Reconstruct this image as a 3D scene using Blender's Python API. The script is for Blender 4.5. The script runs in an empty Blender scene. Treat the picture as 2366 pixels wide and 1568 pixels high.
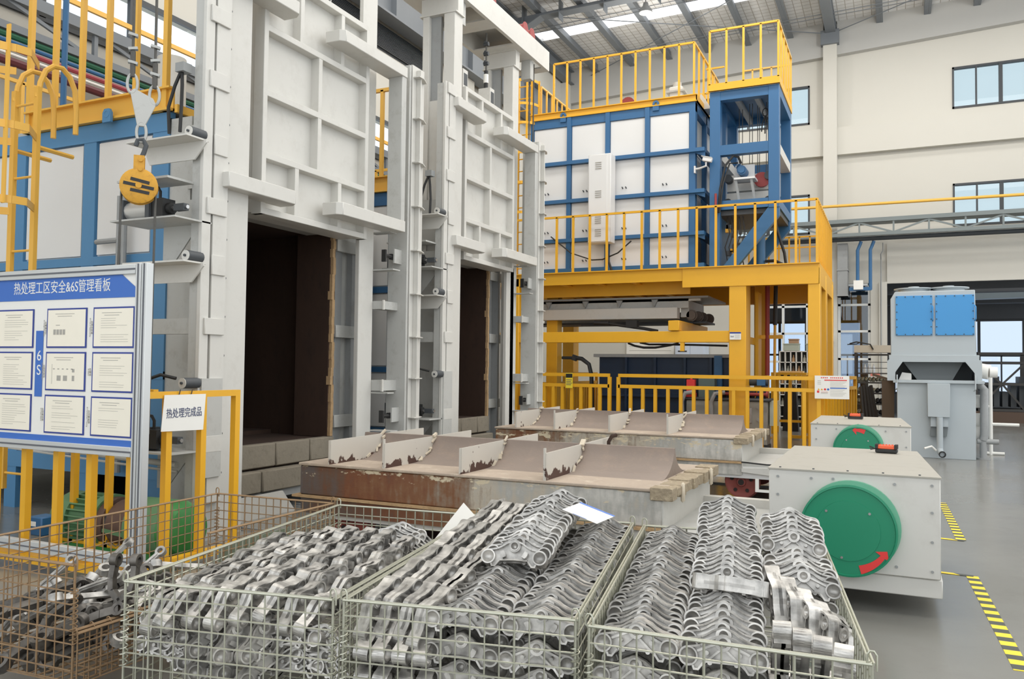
import bpy, math, random
from mathutils import Vector, Matrix
random.seed(7)
SC = bpy.context.scene
COL = SC.collection
PI = math.pi

# ------------------------------------------------------------------ camera
FPX = 1884.4
CAM_H = 1.6
YAW, PITCH, ROLL = -0.43833772, 0.03444025, 0.01196261
_f = Vector((math.sin(YAW)*math.cos(PITCH), math.cos(YAW)*math.cos(PITCH), math.sin(PITCH)))
_r = Vector((math.cos(YAW), -math.sin(YAW), 0))
_u = _r.cross(_f)
RT = _r*math.cos(ROLL) + _u*math.sin(ROLL)
UP = -_r*math.sin(ROLL) + _u*math.cos(ROLL)
CAMPOS = Vector((0, 0, CAM_H))
cam = bpy.data.cameras.new('camera')
cam.sensor_width = 36.0
cam.lens = FPX/2366*36.0
cam.clip_start = 0.05
cam.clip_end = 200
co = bpy.data.objects.new('camera', cam)
COL.objects.link(co)
co.matrix_world = Matrix(((RT.x, UP.x, -_f.x, CAMPOS.x), (RT.y, UP.y, -_f.y, CAMPOS.y), (RT.z, UP.z, -_f.z, CAMPOS.z), (0, 0, 0, 1)))
SC.camera = co

# ------------------------------------------------------------------ world, lights, exposure
w = bpy.data.worlds.new('world')
SC.world = w
w.use_nodes = True
bg = w.node_tree.nodes['Background']
bg.inputs[0].default_value = (0.93, 0.97, 1.0, 1)
bg.inputs[1].default_value = 2.05

def area(name, loc, sx, sy, power, color=(1, 0.97, 0.92), rot=(0, 0, 0)):
    l = bpy.data.lights.new(name, 'AREA')
    l.shape = 'RECTANGLE'
    l.size, l.size_y = sx, sy
    l.energy = power
    l.color = color
    o = bpy.data.objects.new(name, l)
    o.location = loc
    o.rotation_euler = rot
    COL.objects.link(o)
    return o

for i, yy in enumerate((3.0, 8.5, 14.0, 19.5)):
    area('overhead_daylight_fill', (-0.5, yy, 12.2), 20, 1.4, 700)  # added strip lamps under the closed roof, where no skylight is built
area('overhead_daylight_fill', (-1.5, 24.4, 12.3), 17, 0.7, 260)
area('hall_area_light', (4, 32, 4.4), 8, 3, 60)  # area light below the hall ceiling, without a modelled fixture
for (lx, ly) in ((-6.6, 23.1), (0.5, 23.1), (7, 23.1), (-3, 15.5), (4, 15.5)):
    pl_ = bpy.data.lights.new('roof_fill_light', 'POINT')  # added points brightening the roof underside, most without any lamp fixture
    pl_.energy = 240
    pl_.shadow_soft_size = 0.3
    pl_.color = (1, 0.97, 0.92)
    po_ = bpy.data.objects.new('roof_fill_light', pl_)
    po_.location = (lx, ly, 10.6)
    COL.objects.link(po_)

SC.view_settings.view_transform = 'Standard'
SC.view_settings.look = 'None'
SC.view_settings.exposure = -0.27
SC.view_settings.gamma = 1.0
SC.view_settings.use_curve_mapping = False

# ------------------------------------------------------------------ materials
def lin(c):
    return tuple(((v/255)/12.92 if v/255 <= 0.04045 else ((v/255+0.055)/1.055)**2.4) for v in c)

MATS = {}
def new_mat(name):
    m = bpy.data.materials.new(name)
    m.use_nodes = True
    nt = m.node_tree
    b = nt.nodes['Principled BSDF']
    return m, nt, b

def paint(name, rgb, rough=0.5, metal=0.0, var=0.10, scale=1.5, dirt=0.0, dirt_rgb=(90, 70, 50), bump=0.0, bscale=40, spec=0.5, stretch=(1, 1, 1), rvar=0.0):
    """a surface of one colour with soft unevenness and optional patches of dirt"""
    m, nt, b = new_mat(name)
    N, L = nt.nodes, nt.links
    tc = N.new('ShaderNodeTexCoord')
    mp = N.new('ShaderNodeMapping')
    mp.inputs['Scale'].default_value = stretch
    L.new(tc.outputs['Object'], mp.inputs['Vector'])
    nz = N.new('ShaderNodeTexNoise')
    nz.inputs['Scale'].default_value = scale
    nz.inputs['Detail'].default_value = 6
    nz.inputs['Roughness'].default_value = 0.6
    L.new(mp.outputs[0], nz.inputs['Vector'])
    c = lin(rgb)
    mx = N.new('ShaderNodeMix')
    mx.data_type = 'RGBA'
    mx.inputs['A'].default_value = tuple(v*(1-var) for v in c)+(1,)
    mx.inputs['B'].default_value = tuple(min(1, v*(1+var)) for v in c)+(1,)
    L.new(nz.outputs['Fac'], mx.inputs['Factor'])
    out = mx.outputs['Result']
    if dirt > 0:
        n2 = N.new('ShaderNodeTexNoise')
        n2.inputs['Scale'].default_value = scale*3.3
        n2.inputs['Detail'].default_value = 9
        n2.inputs['Roughness'].default_value = 0.72
        L.new(mp.outputs[0], n2.inputs['Vector'])
        rp = N.new('ShaderNodeValToRGB')
        rp.color_ramp.elements[0].position = 0.52
        rp.color_ramp.elements[0].color = (0, 0, 0, 1)
        rp.color_ramp.elements[1].position = 0.80
        rp.color_ramp.elements[1].color = (dirt, dirt, dirt, 1)
        L.new(n2.outputs['Fac'], rp.inputs['Fac'])
        m2 = N.new('ShaderNodeMix')
        m2.data_type = 'RGBA'
        L.new(rp.outputs['Color'], m2.inputs['Factor'])
        L.new(out, m2.inputs['A'])
        m2.inputs['B'].default_value = lin(dirt_rgb)+(1,)
        out = m2.outputs['Result']
    L.new(out, b.inputs['Base Color'])
    b.inputs['Roughness'].default_value = rough
    b.inputs['Metallic'].default_value = metal
    b.inputs['Specular IOR Level'].default_value = spec
    if rvar > 0:
        mr = N.new('ShaderNodeMapRange')
        mr.inputs['To Min'].default_value = max(0.03, rough-rvar)
        mr.inputs['To Max'].default_value = min(1, rough+rvar)
        L.new(nz.outputs['Fac'], mr.inputs['Value'])
        L.new(mr.outputs[0], b.inputs['Roughness'])
    if bump > 0:
        n3 = N.new('ShaderNodeTexNoise')
        n3.inputs['Scale'].default_value = bscale
        n3.inputs['Detail'].default_value = 4
        L.new(mp.outputs[0], n3.inputs['Vector'])
        bp = N.new('ShaderNodeBump')
        bp.inputs['Strength'].default_value = bump
        bp.inputs['Distance'].default_value = 0.01
        L.new(n3.outputs['Fac'], bp.inputs['Height'])
        L.new(bp.outputs[0], b.inputs['Normal'])
    MATS[name] = m
    return m

def glow(name, rgb, strength):
    m, nt, b = new_mat(name)
    b.inputs['Base Color'].default_value = lin(rgb)+(1,)
    b.inputs['Emission Color'].default_value = lin(rgb)+(1,)
    b.inputs['Emission Strength'].default_value = strength
    MATS[name] = m
    return m

def glass(name, tint, gloss=0.08, milky=0.0):
    m, nt, b = new_mat(name)
    N, L = nt.nodes, nt.links
    tr = N.new('ShaderNodeBsdfTransparent')
    tr.inputs[0].default_value = lin(tint)+(1,)
    gl = N.new('ShaderNodeBsdfGlossy')
    gl.inputs['Roughness'].default_value = 0.02
    mx = N.new('ShaderNodeMixShader')
    mx.inputs[0].default_value = gloss
    L.new(tr.outputs[0], mx.inputs[1])
    L.new(gl.outputs[0], mx.inputs[2])
    out = mx.outputs[0]
    if milky > 0:
        tl = N.new('ShaderNodeBsdfTranslucent')
        tl.inputs[0].default_value = lin(tint)+(1,)
        m2 = N.new('ShaderNodeMixShader')
        m2.inputs[0].default_value = milky
        L.new(out, m2.inputs[1])
        L.new(tl.outputs[0], m2.inputs[2])
        out = m2.outputs[0]
    L.new(out, nt.nodes['Material Output'].inputs['Surface'])
    MATS[name] = m
    return m

def striped(name, rgb_a, rgb_b, per, axis=(1, 1, 0), rough=0.6):
    """diagonal two-colour hazard tape"""
    m, nt, b = new_mat(name)
    N, L = nt.nodes, nt.links
    tc = N.new('ShaderNodeTexCoord')
    dt = N.new('ShaderNodeVectorMath')
    dt.operation = 'DOT_PRODUCT'
    dt.inputs[1].default_value = tuple(a/per for a in axis)
    L.new(tc.outputs['Object'], dt.inputs[0])
    fr = N.new('ShaderNodeMath')
    fr.operation = 'FRACT'
    L.new(dt.outputs['Value'], fr.inputs[0])
    gt = N.new('ShaderNodeMath')
    gt.operation = 'GREATER_THAN'
    gt.inputs[1].default_value = 0.5
    L.new(fr.outputs[0], gt.inputs[0])
    mx = N.new('ShaderNodeMix')
    mx.data_type = 'RGBA'
    L.new(gt.outputs[0], mx.inputs['Factor'])
    mx.inputs['A'].default_value = lin(rgb_a)+(1,)
    mx.inputs['B'].default_value = lin(rgb_b)+(1,)
    L.new(mx.outputs['Result'], b.inputs['Base Color'])
    b.inputs['Roughness'].default_value = rough
    MATS[name] = m
    return m

GREY = paint('grey_enamel', (205, 203, 197), 0.45, var=0.05, scale=1.2, dirt=0.25, dirt_rgb=(150, 142, 130))
GREYD = paint('grey_enamel_worn', (184, 184, 180), 0.5, var=0.08, scale=2, dirt=0.45, dirt_rgb=(126, 118, 106))
STEELG = paint('mid_grey_steel', (150, 152, 152), 0.5, var=0.08, scale=2, dirt=0.25)
WHITEP = paint('white_sheet', (222, 221, 219), 0.4, var=0.03, scale=0.8)
BLUE = paint('blue_enamel', (48, 98, 142), 0.42, var=0.08, scale=1.5)
BLUEL = paint('faded_blue_enamel', (82, 134, 176), 0.45, var=0.07, scale=1.5)
NAVY = paint('navy_enamel', (22, 42, 66), 0.45, var=0.15, scale=1)
BRIGHTB = paint('bright_blue_panel', (62, 142, 202), 0.35, var=0.03)
YEL = paint('yellow_enamel', (228, 170, 38), 0.42, var=0.06, scale=1.2, dirt=0.12, dirt_rgb=(160, 110, 30))
YELL = paint('pale_yellow_enamel', (228, 176, 74), 0.45, var=0.05, scale=1.5)
GREEN = paint('motor_green', (54, 128, 62), 0.45, var=0.12, scale=3, dirt=0.3, dirt_rgb=(60, 60, 40))
GREENM = paint('motor_green_grey', (92, 132, 94), 0.5, var=0.12, scale=3)
TEAL = paint('reel_green', (30, 132, 98), 0.4, var=0.05, scale=1.5)
TEALR = paint('reel_rim_green', (104, 172, 142), 0.4, var=0.06, scale=2)
RED = paint('arrow_red', (222, 60, 58), 0.5, var=0.04)
REDD = paint('dull_red_enamel', (150, 58, 56), 0.55, var=0.12, scale=4, dirt=0.3)
ORANGE = paint('remote_orange', (232, 98, 58), 0.45, var=0.03)
BLACK = paint('black_rubber', (34, 34, 34), 0.55, var=0.1)
DARK = paint('dark_soot', (52, 42, 36), 0.85, var=0.3, scale=3)
CHARC = paint('charcoal_steel', (66, 70, 74), 0.55, var=0.08)
ROPE = paint('wire_rope', (84, 82, 78), 0.5, 0.5, var=0.2, scale=30)
ALUP = paint('aluminium_profile', (206, 208, 208), 0.35, 0.4, var=0.03)
SLOT = paint('profile_slot', (96, 98, 104), 0.6)
PAPER = paint('paper_white', (236, 234, 228), 0.6, var=0.02)
CREAM = paint('document_cream', (242, 235, 218), 0.5, var=0.04, scale=6)
PRINT = paint('printed_grey', (168, 164, 156), 0.6, var=0.1, scale=30)
PRINTD = paint('printed_dark', (70, 78, 110), 0.6)
SIGNB = paint('sign_blue', (58, 108, 190), 0.45, var=0.03)
FRAMEB = paint('document_blue_edge', (42, 62, 142), 0.5)
CHROME = paint('bright_steel', (190, 190, 190), 0.25, 0.9, var=0.05)
WHEELR = paint('rusty_red_wheel', (128, 62, 54), 0.6, 0.1, var=0.2, scale=8, dirt=0.5, dirt_rgb=(90, 70, 60))
# ------------------------------------------------------------------ mesh builder
def frame_of(d):
    d = Vector(d).normalized()
    a = Vector((0, 0, 1)) if abs(d.z) < 0.9 else Vector((1, 0, 0))
    x = a.cross(d).normalized()
    return x, d.cross(x).normalized(), d

class MB:
    def __init__(self):
        self.v, self.f = [], []
    def add(self, vs, fs):
        o = len(self.v)
        self.v += [tuple(p) for p in vs]
        self.f += [tuple(i+o for i in q) for q in fs]
        return self
    def box(self, x0, x1, y0, y1, z0, z1):
        return self.add([(x0, y0, z0), (x1, y0, z0), (x1, y1, z0), (x0, y1, z0), (x0, y0, z1), (x1, y0, z1), (x1, y1, z1), (x0, y1, z1)],
                        [(3, 2, 1, 0), (4, 5, 6, 7), (0, 1, 5, 4), (1, 2, 6, 5), (2, 3, 7, 6), (3, 0, 4, 7)])
    def cbox(self, c, s, M=None):
        vs = []
        for z in (-.5, .5):
            for x, y in ((-.5, -.5), (.5, -.5), (.5, .5), (-.5, .5)):
                p = Vector((x*s[0], y*s[1], z*s[2]))
                if M is not None:
                    p = M @ p
                vs.append(p+Vector(c))
        return self.add(vs, [(3, 2, 1, 0), (4, 5, 6, 7), (0, 1, 5, 4), (1, 2, 6, 5), (2, 3, 7, 6), (3, 0, 4, 7)])
    def bar(self, p0, p1, w, h, up=(0, 0, 1)):
        p0, p1 = Vector(p0), Vector(p1)
        d = (p1-p0).normalized()
        u = Vector(up)
        if abs(u.dot(d)) > 0.98:
            u = Vector((1, 0, 0)) if abs(d.x) < 0.9 else Vector((0, 1, 0))
        s = d.cross(u).normalized()
        u = s.cross(d).normalized()
        vs = []
        for p in (p0, p1):
            for a, b in ((-1, -1), (1, -1), (1, 1), (-1, 1)):
                vs.append(p+s*(a*w/2)+u*(b*h/2))
        return self.add(vs, [(0, 1, 2, 3), (7, 6, 5, 4), (4, 5, 1, 0), (5, 6, 2, 1), (6, 7, 3, 2), (7, 4, 0, 3)])
    def cyl(self, p0, p1, r, n=12, r1=None, caps=True):
        p0, p1 = Vector(p0), Vector(p1)
        r1 = r if r1 is None else r1
        x, y, d = frame_of(p1-p0)
        vs = []
        for p, q in ((p0, r), (p1, r1)):
            for i in range(n):
                a = 2*PI*i/n
                vs.append(p+x*(q*math.cos(a))+y*(q*math.sin(a)))
        fs = [(i, (i+1) % n, n+(i+1) % n, n+i) for i in range(n)]
        if caps:
            fs += [tuple(range(n-1, -1, -1)), tuple(range(n, 2*n))]
        return self.add(vs, fs)
    def ring(self, p0, p1, ro, ri, n=16):
        """a pipe with wall thickness: open bore"""
        p0, p1 = Vector(p0), Vector(p1)
        x, y, d = frame_of(p1-p0)
        vs = []
        for p in (p0, p1):
            for q in (ro, ri):
                for i in range(n):
                    a = 2*PI*i/n
                    vs.append(p+x*(q*math.cos(a))+y*(q*math.sin(a)))
        fs = []
        for i in range(n):
            j = (i+1) % n
            fs += [(i, j, 2*n+j, 2*n+i), (n+j, n+i, 3*n+i, 3*n+j), (n+i, n+j, j, i), (2*n+i, 2*n+j, 3*n+j, 3*n+i)]
        return self.add(vs, fs)
    def tube(self, pts, r, n=6, closed=False):
        pts = [Vector(p) for p in pts]
        m = len(pts)
        vs, fs = [], []
        x = None
        for k, p in enumerate(pts):
            if closed:
                d = pts[(k+1) % m]-pts[k-1]
            else:
                d = pts[min(k+1, m-1)]-pts[max(k-1, 0)]
            d.normalize()
            if x is None:
                x, y, _ = frame_of(d)
            else:
                x = (x-d*x.dot(d))
                if x.length < 1e-5:
                    x, y, _ = frame_of(d)
                x.normalize()
                y = d.cross(x)
            for i in range(n):
                a = 2*PI*i/n
                vs.append(p+x*(r*math.cos(a))+y*(r*math.sin(a)))
        for k in range(m if closed else m-1):
            k2 = (k+1) % m
            for i in range(n):
                j = (i+1) % n
                fs.append((k*n+i, k*n+j, k2*n+j, k2*n+i))
        if not closed:
            fs += [tuple(range(n-1, -1, -1)), tuple(range((m-1)*n, m*n))]
        return self.add(vs, fs)
    def prism(self, poly, o, ax, ay, d):
        """polygon (2-D points) laid in the plane o + u*ax + v*ay, extruded along the vector d"""
        o, ax, ay, d = Vector(o), Vector(ax), Vector(ay), Vector(d)
        n = len(poly)
        vs = [o+ax*u+ay*v for u, v in poly]+[o+ax*u+ay*v+d for u, v in poly]
        fs = [tuple(range(n-1, -1, -1)), tuple(range(n, 2*n))]+[(i, (i+1) % n, n+(i+1) % n, n+i) for i in range(n)]
        return self.add(vs, fs)
    def lathe(self, o, axis, prof, n=24, caps=True):
        """prof: list of (radius, height along the axis)"""
        o = Vector(o)
        x, y, d = frame_of(axis)
        vs, fs = [], []
        for r, h in prof:
            for i in range(n):
                a = 2*PI*i/n
                vs.append(o+d*h+x*(r*math.cos(a))+y*(r*math.sin(a)))
        for k in range(len(prof)-1):
            for i in range(n):
                j = (i+1) % n
                fs.append((k*n+i, k*n+j, (k+1)*n+j, (k+1)*n+i))
        if caps and prof[0][0] > 1e-4:
            fs.append(tuple(range(n-1, -1, -1)))
        if caps and prof[-1][0] > 1e-4:
            fs.append(tuple(range((len(prof)-1)*n, len(prof)*n)))
        return self.add(vs, fs)
    def ibeam(self, p0, p1, h, b, tf=0.02, tw=0.014, up=(0, 0, 1)):
        p0, p1, u = Vector(p0), Vector(p1), Vector(up)
        d = (p1-p0).normalized()
        if abs(u.dot(d)) > 0.98:
            u = Vector((1, 0, 0))
        u = (u-d*u.dot(d)).normalized()
        self.bar(p0+u*(h/2-tf/2), p1+u*(h/2-tf/2), b, tf, u)
        self.bar(p0-u*(h/2-tf/2), p1-u*(h/2-tf/2), b, tf, u)
        self.bar(p0, p1, tw, h-2*tf, u)
        return self
    def mesh(self, name, off=(0, 0, 0)):
        me = bpy.data.meshes.new(name)
        ox, oy, oz = off
        me.from_pydata([(x-ox, y-oy, z-oz) for x, y, z in self.v], [], self.f)
        me.shade_smooth()
        me.set_sharp_from_angle(angle=math.radians(38))
        return me
    def build(self, name, m, parent=None, origin=None, local=False, bevel=0, kind=None, label=None):
        if parent is None and origin is None:
            xs, ys, zs = zip(*self.v)
            origin = ((min(xs)+max(xs))/2, (min(ys)+max(ys))/2, min(zs))
        if parent is not None:
            r = parent
            while r.parent is not None:
                r = r.parent
            off = (0, 0, 0) if local else tuple(r.location)
            if r.type == 'MESH' and local is False and r.get('org') is not None:
                off = tuple(r['org'])
        else:
            off = origin
        o = bpy.data.objects.new(name, self.mesh(name, off))
        o.data.materials.append(m)
        COL.objects.link(o)
        if parent is not None:
            o.parent = parent
        else:
            o.location = origin
        if bevel:
            bv = o.modifiers.new('edge', 'BEVEL')
            bv.width = bevel
            bv.segments = 1
            bv.limit_method = 'ANGLE'
            bv.angle_limit = math.radians(50)
        if kind:
            o['kind'] = kind
        if label:
            o['label'] = label
        return o

def tag(o, label, cat, group=None, kind=None):
    o['label'] = label
    o['category'] = cat
    if group:
        o['group'] = group
    if kind:
        o['kind'] = kind
    return o

def thing(name, label, cat, loc=(0, 0, 0), rz=0.0, group=None):
    o = bpy.data.objects.new(name, None)
    o.empty_display_size = 0.1
    o.location = loc
    o.rotation_euler = (0, 0, rz)
    COL.objects.link(o)
    return tag(o, label, cat, group)

def struct(mb, name, m, bevel=0):
    o = mb.build(name, m, bevel=bevel)
    o['kind'] = 'structure'
    return o

def copy_tree(o, parent=None):
    c = o.copy()
    COL.objects.link(c)
    if parent is not None:
        c.parent = parent
    for ch in list(o.children):
        copy_tree(ch, c)
    return c

def B(*a):
    return MB().box(*a)

def text(s, m, parent, o, ax, ay, size, name='lettering', sx=1.0, align='CENTER'):
    """flat printed lettering as a mesh: o centre, ax reading direction, ay up"""
    cu = bpy.data.curves.new('lettering', 'FONT')
    cu.body = s
    cu.size = size
    cu.align_x = align
    cu.align_y = 'CENTER'
    cu.extrude = 0.0008
    tmp = bpy.data.objects.new('lettering', cu)
    COL.objects.link(tmp)
    bpy.context.view_layer.update()
    dg = bpy.context.evaluated_depsgraph_get()
    me = bpy.data.meshes.new_from_object(tmp.evaluated_get(dg))
    bpy.data.objects.remove(tmp)
    ax, ay, o = Vector(ax).normalized(), Vector(ay).normalized(), Vector(o)
    r = parent
    while r.parent is not None:
        r = r.parent
    o = o-r.location
    az = ax.cross(ay)
    for v in me.vertices:
        v.co = o+ax*(v.co.x*sx)+ay*v.co.y+az*v.co.z
    me.materials.clear()
    me.materials.append(m)
    ob = bpy.data.objects.new(name, me)
    COL.objects.link(ob)
    ob.parent = parent
    return ob
# ================================================================== THE BUILDING
XL, YB, YH = -11.0, 28.0, 36.0
def roofz(x):
    return 12.62+0.025*(x+10)

floor_m = paint('epoxy_floor', (128, 127, 122), 0.22, var=0.09, scale=0.9, dirt=0.35, dirt_rgb=(112, 108, 102), rvar=0.1)
wall_m = paint('warm_white_plaster', (200, 197, 188), 0.75, var=0.02, scale=0.6)
wallg_m = paint('cool_grey_plaster', (178, 177, 173), 0.75, var=0.02, scale=0.6)
conc_m = paint('dark_concrete', (92, 95, 99), 0.8, var=0.12, scale=0.7)
frame_m = paint('window_black_frame', (52, 56, 60), 0.45)
framew_m = paint('window_white_frame', (222, 224, 222), 0.45)
steel_m = paint('roof_steel', (112, 117, 122), 0.5, var=0.08)
steell_m = paint('truss_grey', (116, 124, 124), 0.5, var=0.08)
fgl_m = glass('frosted_glass', (208, 217, 220), 0.015, 0.05)
cgl_m = glass('clear_glass', (246, 250, 253), 0.015)
hgl_m = glass('hall_glass', (214, 221, 230), 0.02)
dgl_m = glass('smoky_glass', (196, 206, 214), 0.1)

def roof_mat():
    m, nt, b = new_mat('foil_insulation')
    N, L = nt.nodes, nt.links
    tc = N.new('ShaderNodeTexCoord')
    br = N.new('ShaderNodeTexBrick')
    br.offset = 0
    br.inputs['Scale'].default_value = 1.0
    br.inputs['Brick Width'].default_value = 0.24
    br.inputs['Row Height'].default_value = 0.24
    br.inputs['Mortar Size'].default_value = 0.012
    br.inputs['Color1'].default_value = lin((232, 231, 229))+(1,)
    br.inputs['Color2'].default_value = lin((224, 223, 221))+(1,)
    br.inputs['Mortar'].default_value = lin((178, 172, 164))+(1,)
    L.new(tc.outputs['Object'], br.inputs['Vector'])
    L.new(br.outputs['Color'], b.inputs['Base Color'])
    b.inputs['Roughness'].default_value = 0.6
    return m

struct(B(-16, 15, -6, 28.3, -0.3, 0), 'floor', floor_m)
struct(B(-16, 15, 28.3, 36.3, -0.3, 0), 'floor', floor_m)

# back wall with its window holes (upper part), all at Y = 28
mb = MB()
xs = [XL-0.3, -6.4, -2.47, 1.64, 5.6, 15]
rows = [(4.4, 6.05), (6.05, 7.35), (7.35, 9.65), (9.65, 10.93), (10.93, 12.9)]
for i in range(5):
    for (z0, z1) in rows:
        hole = i in (1, 3) and z0 in (6.05, 9.65)
        if not hole:
            mb.box(xs[i], xs[i+1], YB, YB+0.3, z0, z1)
mb.box(XL-0.3, -3.95, YB, YB+0.3, 0, 4.4)
struct(mb, 'wall_back', wall_m)
# proud concrete bands
struct(B(XL, -2.03, YB-0.22, YB+0.02, 8.52, 9.4), 'trim_1', wall_m)
struct(B(-1.62, 15, YB-0.22, YB+0.02, 8.52, 9.4), 'trim_2', wall_m)
mb = MB()
mb.prism([(XL, 11.32), (-2.03, 11.73), (-2.03, 12.9), (XL, 12.6)], (0, YB-0.25, 0), (1, 0, 0), (0, 0, 1), (0, 0.27, 0))
mb.prism([(-1.62, 11.75), (15, 12.55), (15, 13.2), (-1.62, 12.9)], (0, YB-0.25, 0), (1, 0, 0), (0, 0, 1), (0, 0.27, 0))
struct(mb, 'trim_3', wallg_m)
struct(B(-0.19, 15, YB-0.12, YB+0.02, 4.36, 5.62), 'trim_4', wall_m)
struct(B(-2.03, -1.62, YB-0.4, YB+0.3, 0, 12.4), 'column', wall_m)
struct(B(-0.66, -0.42, YB-0.1, YB+0.3, 0, 4.4), 'column', wall_m)
struct(B(-0.42, -0.19, YB-0.22, YB+0.3, 0, 4.4), 'column', wall_m)
# windows of the back wall
def sliding_window(n, x0, x1, z0, z1, y, sash, fm, gm, thick=0.1):
    fr = MB()
    fr.box(x0, x1, y-0.03, y+0.12, z0, z0+0.06).box(x0, x1, y-0.03, y+0.12, z1-0.06, z1)
    fr.box(x0, x0+0.05, y-0.03, y+0.12, z0, z1).box(x1-0.05, x1, y-0.03, y+0.12, z0, z1)
    o = struct(fr, 'window_%d' % n, fm)
    o['org'] = tuple(o.location)
    k, x = 0, x0
    while x < x1-0.1:
        w2 = thick if k % 2 else 0.045
        xe = min(x+sash, x1)
        if xe < x1-0.1:
            B(xe-w2/2, xe+w2/2, y-0.02, y+0.1, z0, z1).build('mullion', fm, o)
        B(x+0.02, xe-0.02, y+0.03, y+0.045, z0+0.03, z1-0.03).build('pane', gm, o)
        x = xe
        k += 1
sliding_window(1, 1.64, 5.6, 9.65, 10.93, YB, 0.64, frame_m, fgl_m)
sliding_window(2, 1.64, 5.6, 6.05, 7.35, YB, 0.64, frame_m, fgl_m)
sliding_window(3, -6.4, -2.47, 9.65, 10.93, YB, 0.655, frame_m, fgl_m)
sliding_window(4, -6.4, -2.47, 6.05, 7.35, YB, 0.655, frame_m, fgl_m)
# glazed partition left and right of the wall column
def partition(n, x0, x1, xm, zs, gm, fm):
    fr = MB()
    for z in zs:
        fr.box(x0, x1, YB+0.02, YB+0.1, z-0.035, z+0.035)
    for x in xm:
        fr.box(x-0.04, x+0.04, YB+0.02, YB+0.1, 0, 4.4)
    o = struct(fr, 'window_%d' % n, fm)
    o['org'] = tuple(o.location)
    zz = [0.05]+list(zs[:-1])+[4.38]
    for a, b2 in zip(xm[:-1], xm[1:]):
        for c, d in zip(zz[:-1], zz[1:]):
            B(a+0.04, b2-0.04, YB+0.05, YB+0.062, c+0.03, d-0.03).build('pane', gm, o)
partition(5, -1.62, -0.66, [-1.58, -0.7], [0.9, 2.0, 2.88, 3.72, 4.36], dgl_m, framew_m)
partition(6, -3.95, -2.03, [-3.9, -3.3, -2.55, -2.07], [0.9, 1.9, 2.82, 3.7, 4.36], cgl_m, framew_m)

# adjoining hall seen through the opening
struct(B(-8, 15, 28.3, 36.3, 4.75, 4.95), 'ceiling', conc_m)
mb = MB()
mb.box(-8, 15, YH, YH+0.3, 3.66, 4.75).box(-8, 15, YH, YH+0.3, 0, 0.75).box(-8, -6.5, YH, YH+0.3, 0.75, 3.66)
mb.box(-1.2, 0.0, YH, YH+0.3, 0.75, 3.66)
mb.box(-8.2, -8, 28.3, 36.3, 0, 4.75)
struct(mb, 'wall_hall', conc_m)
struct(MB().box(-8, 15, YH-1.2, YH-0.7, 4.2, 4.75).box(-8, 15, 31, 31.5, 4.3, 4.75), 'beam', conc_m)
mb = MB()
mb.bar((1.0, 33, 4.35), (15, 30, 4.35), 0.5, 0.35)
struct(mb, 'trim_5', paint('duct_blue_grey', (138, 152, 160), 0.4))
def hall_window(n, x0, x1, step):
    fr = MB()
    for z in (0.78, 2.28, 3.63):
        fr.box(x0, x1, YH, YH+0.1, z-0.04, z+0.04)
    o = struct(fr, 'window_%d' % n, frame_m)
    o['org'] = tuple(o.location)
    x = x0
    k = 0
    while x < x1+0.01:
        B(x-0.05, x+0.05, YH-0.02, YH+0.12, 0.75, 3.66).build('mullion', frame_m, o)
        if x+step < x1+0.01:
            B(x+step/2-0.025, x+step/2+0.025, YH, YH+0.1, 0.75, 2.28).build('mullion', frame_m, o)
            B(x+0.04, x+step-0.04, YH+0.04, YH+0.05, 0.8, 2.26).build('pane', hgl_m, o)
            B(x+0.04, x+step-0.04, YH+0.04, YH+0.05, 2.3, 3.62).build('pane', hgl_m, o)
        x += step
hall_window(7, -6.5, -1.2, 1.06)
hall_window(8, 0.0, 14.8, 1.48)

# left wall with a long window strip
mb = MB()
mb.box(XL-0.3, XL, -2, YB+0.3, 0, 6.5).box(XL-0.3, XL, -2, YB+0.3, 7.45, 12.75).box(XL-0.3, XL, 18.6, YB+0.3, 6.5, 7.45)
struct(mb, 'wall_left', wall_m)
fr = MB()
fr.box(XL-0.02, XL+0.05, -2, 18.6, 7.37, 7.45).box(XL-0.02, XL+0.05, -2, 18.6, 6.45, 6.56)
o = struct(fr, 'window_9', frame_m)
o['org'] = tuple(o.location)
yy = -1.5
while yy < 18.5:
    B(XL-0.02, XL+0.05, yy-0.05, yy+0.05, 6.5, 7.42).build('mullion', frame_m, o)
    B(XL-0.015, XL-0.005, yy+0.06, min(yy+1.5, 18.5)-0.06, 6.56, 7.37).build('pane', cgl_m, o)
    yy += 1.5
# eave beam, crane girder, louvre band along the left wall
struct(MB().ibeam((XL+0.25, 12, 12.25), (XL+0.25, YB-0.1, 12.25), 0.5, 0.3, 0.03, 0.03), 'eave_beam', steel_m)
g = MB().ibeam((XL+0.35, 11, 10.25), (XL+0.35, 27.3, 10.25), 1.15, 0.42, 0.05, 0.04)
for k in range(9):
    g.box(XL+0.2, XL+0.52, 12+k*1.9, 12.03+k*1.9, 9.75, 10.8)
struct(g, 'crane_girder_beam', steel_m)
mb = MB()
for k in range(16):
    mb.box(XL+0.02, XL+0.07, 12.0, 18.3, 9.12+k*0.035, 9.14+k*0.035)
lo = struct(mb, 'louvre_trim', frame_m)
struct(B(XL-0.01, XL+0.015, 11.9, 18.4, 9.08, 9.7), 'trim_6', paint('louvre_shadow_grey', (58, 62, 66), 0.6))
for k, yy in enumerate((12.5, 20, 27.6)):
    struct(B(XL-0.01, XL+0.25, yy-0.22, yy+0.22, 0, 12), 'column', wall_m)

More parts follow.
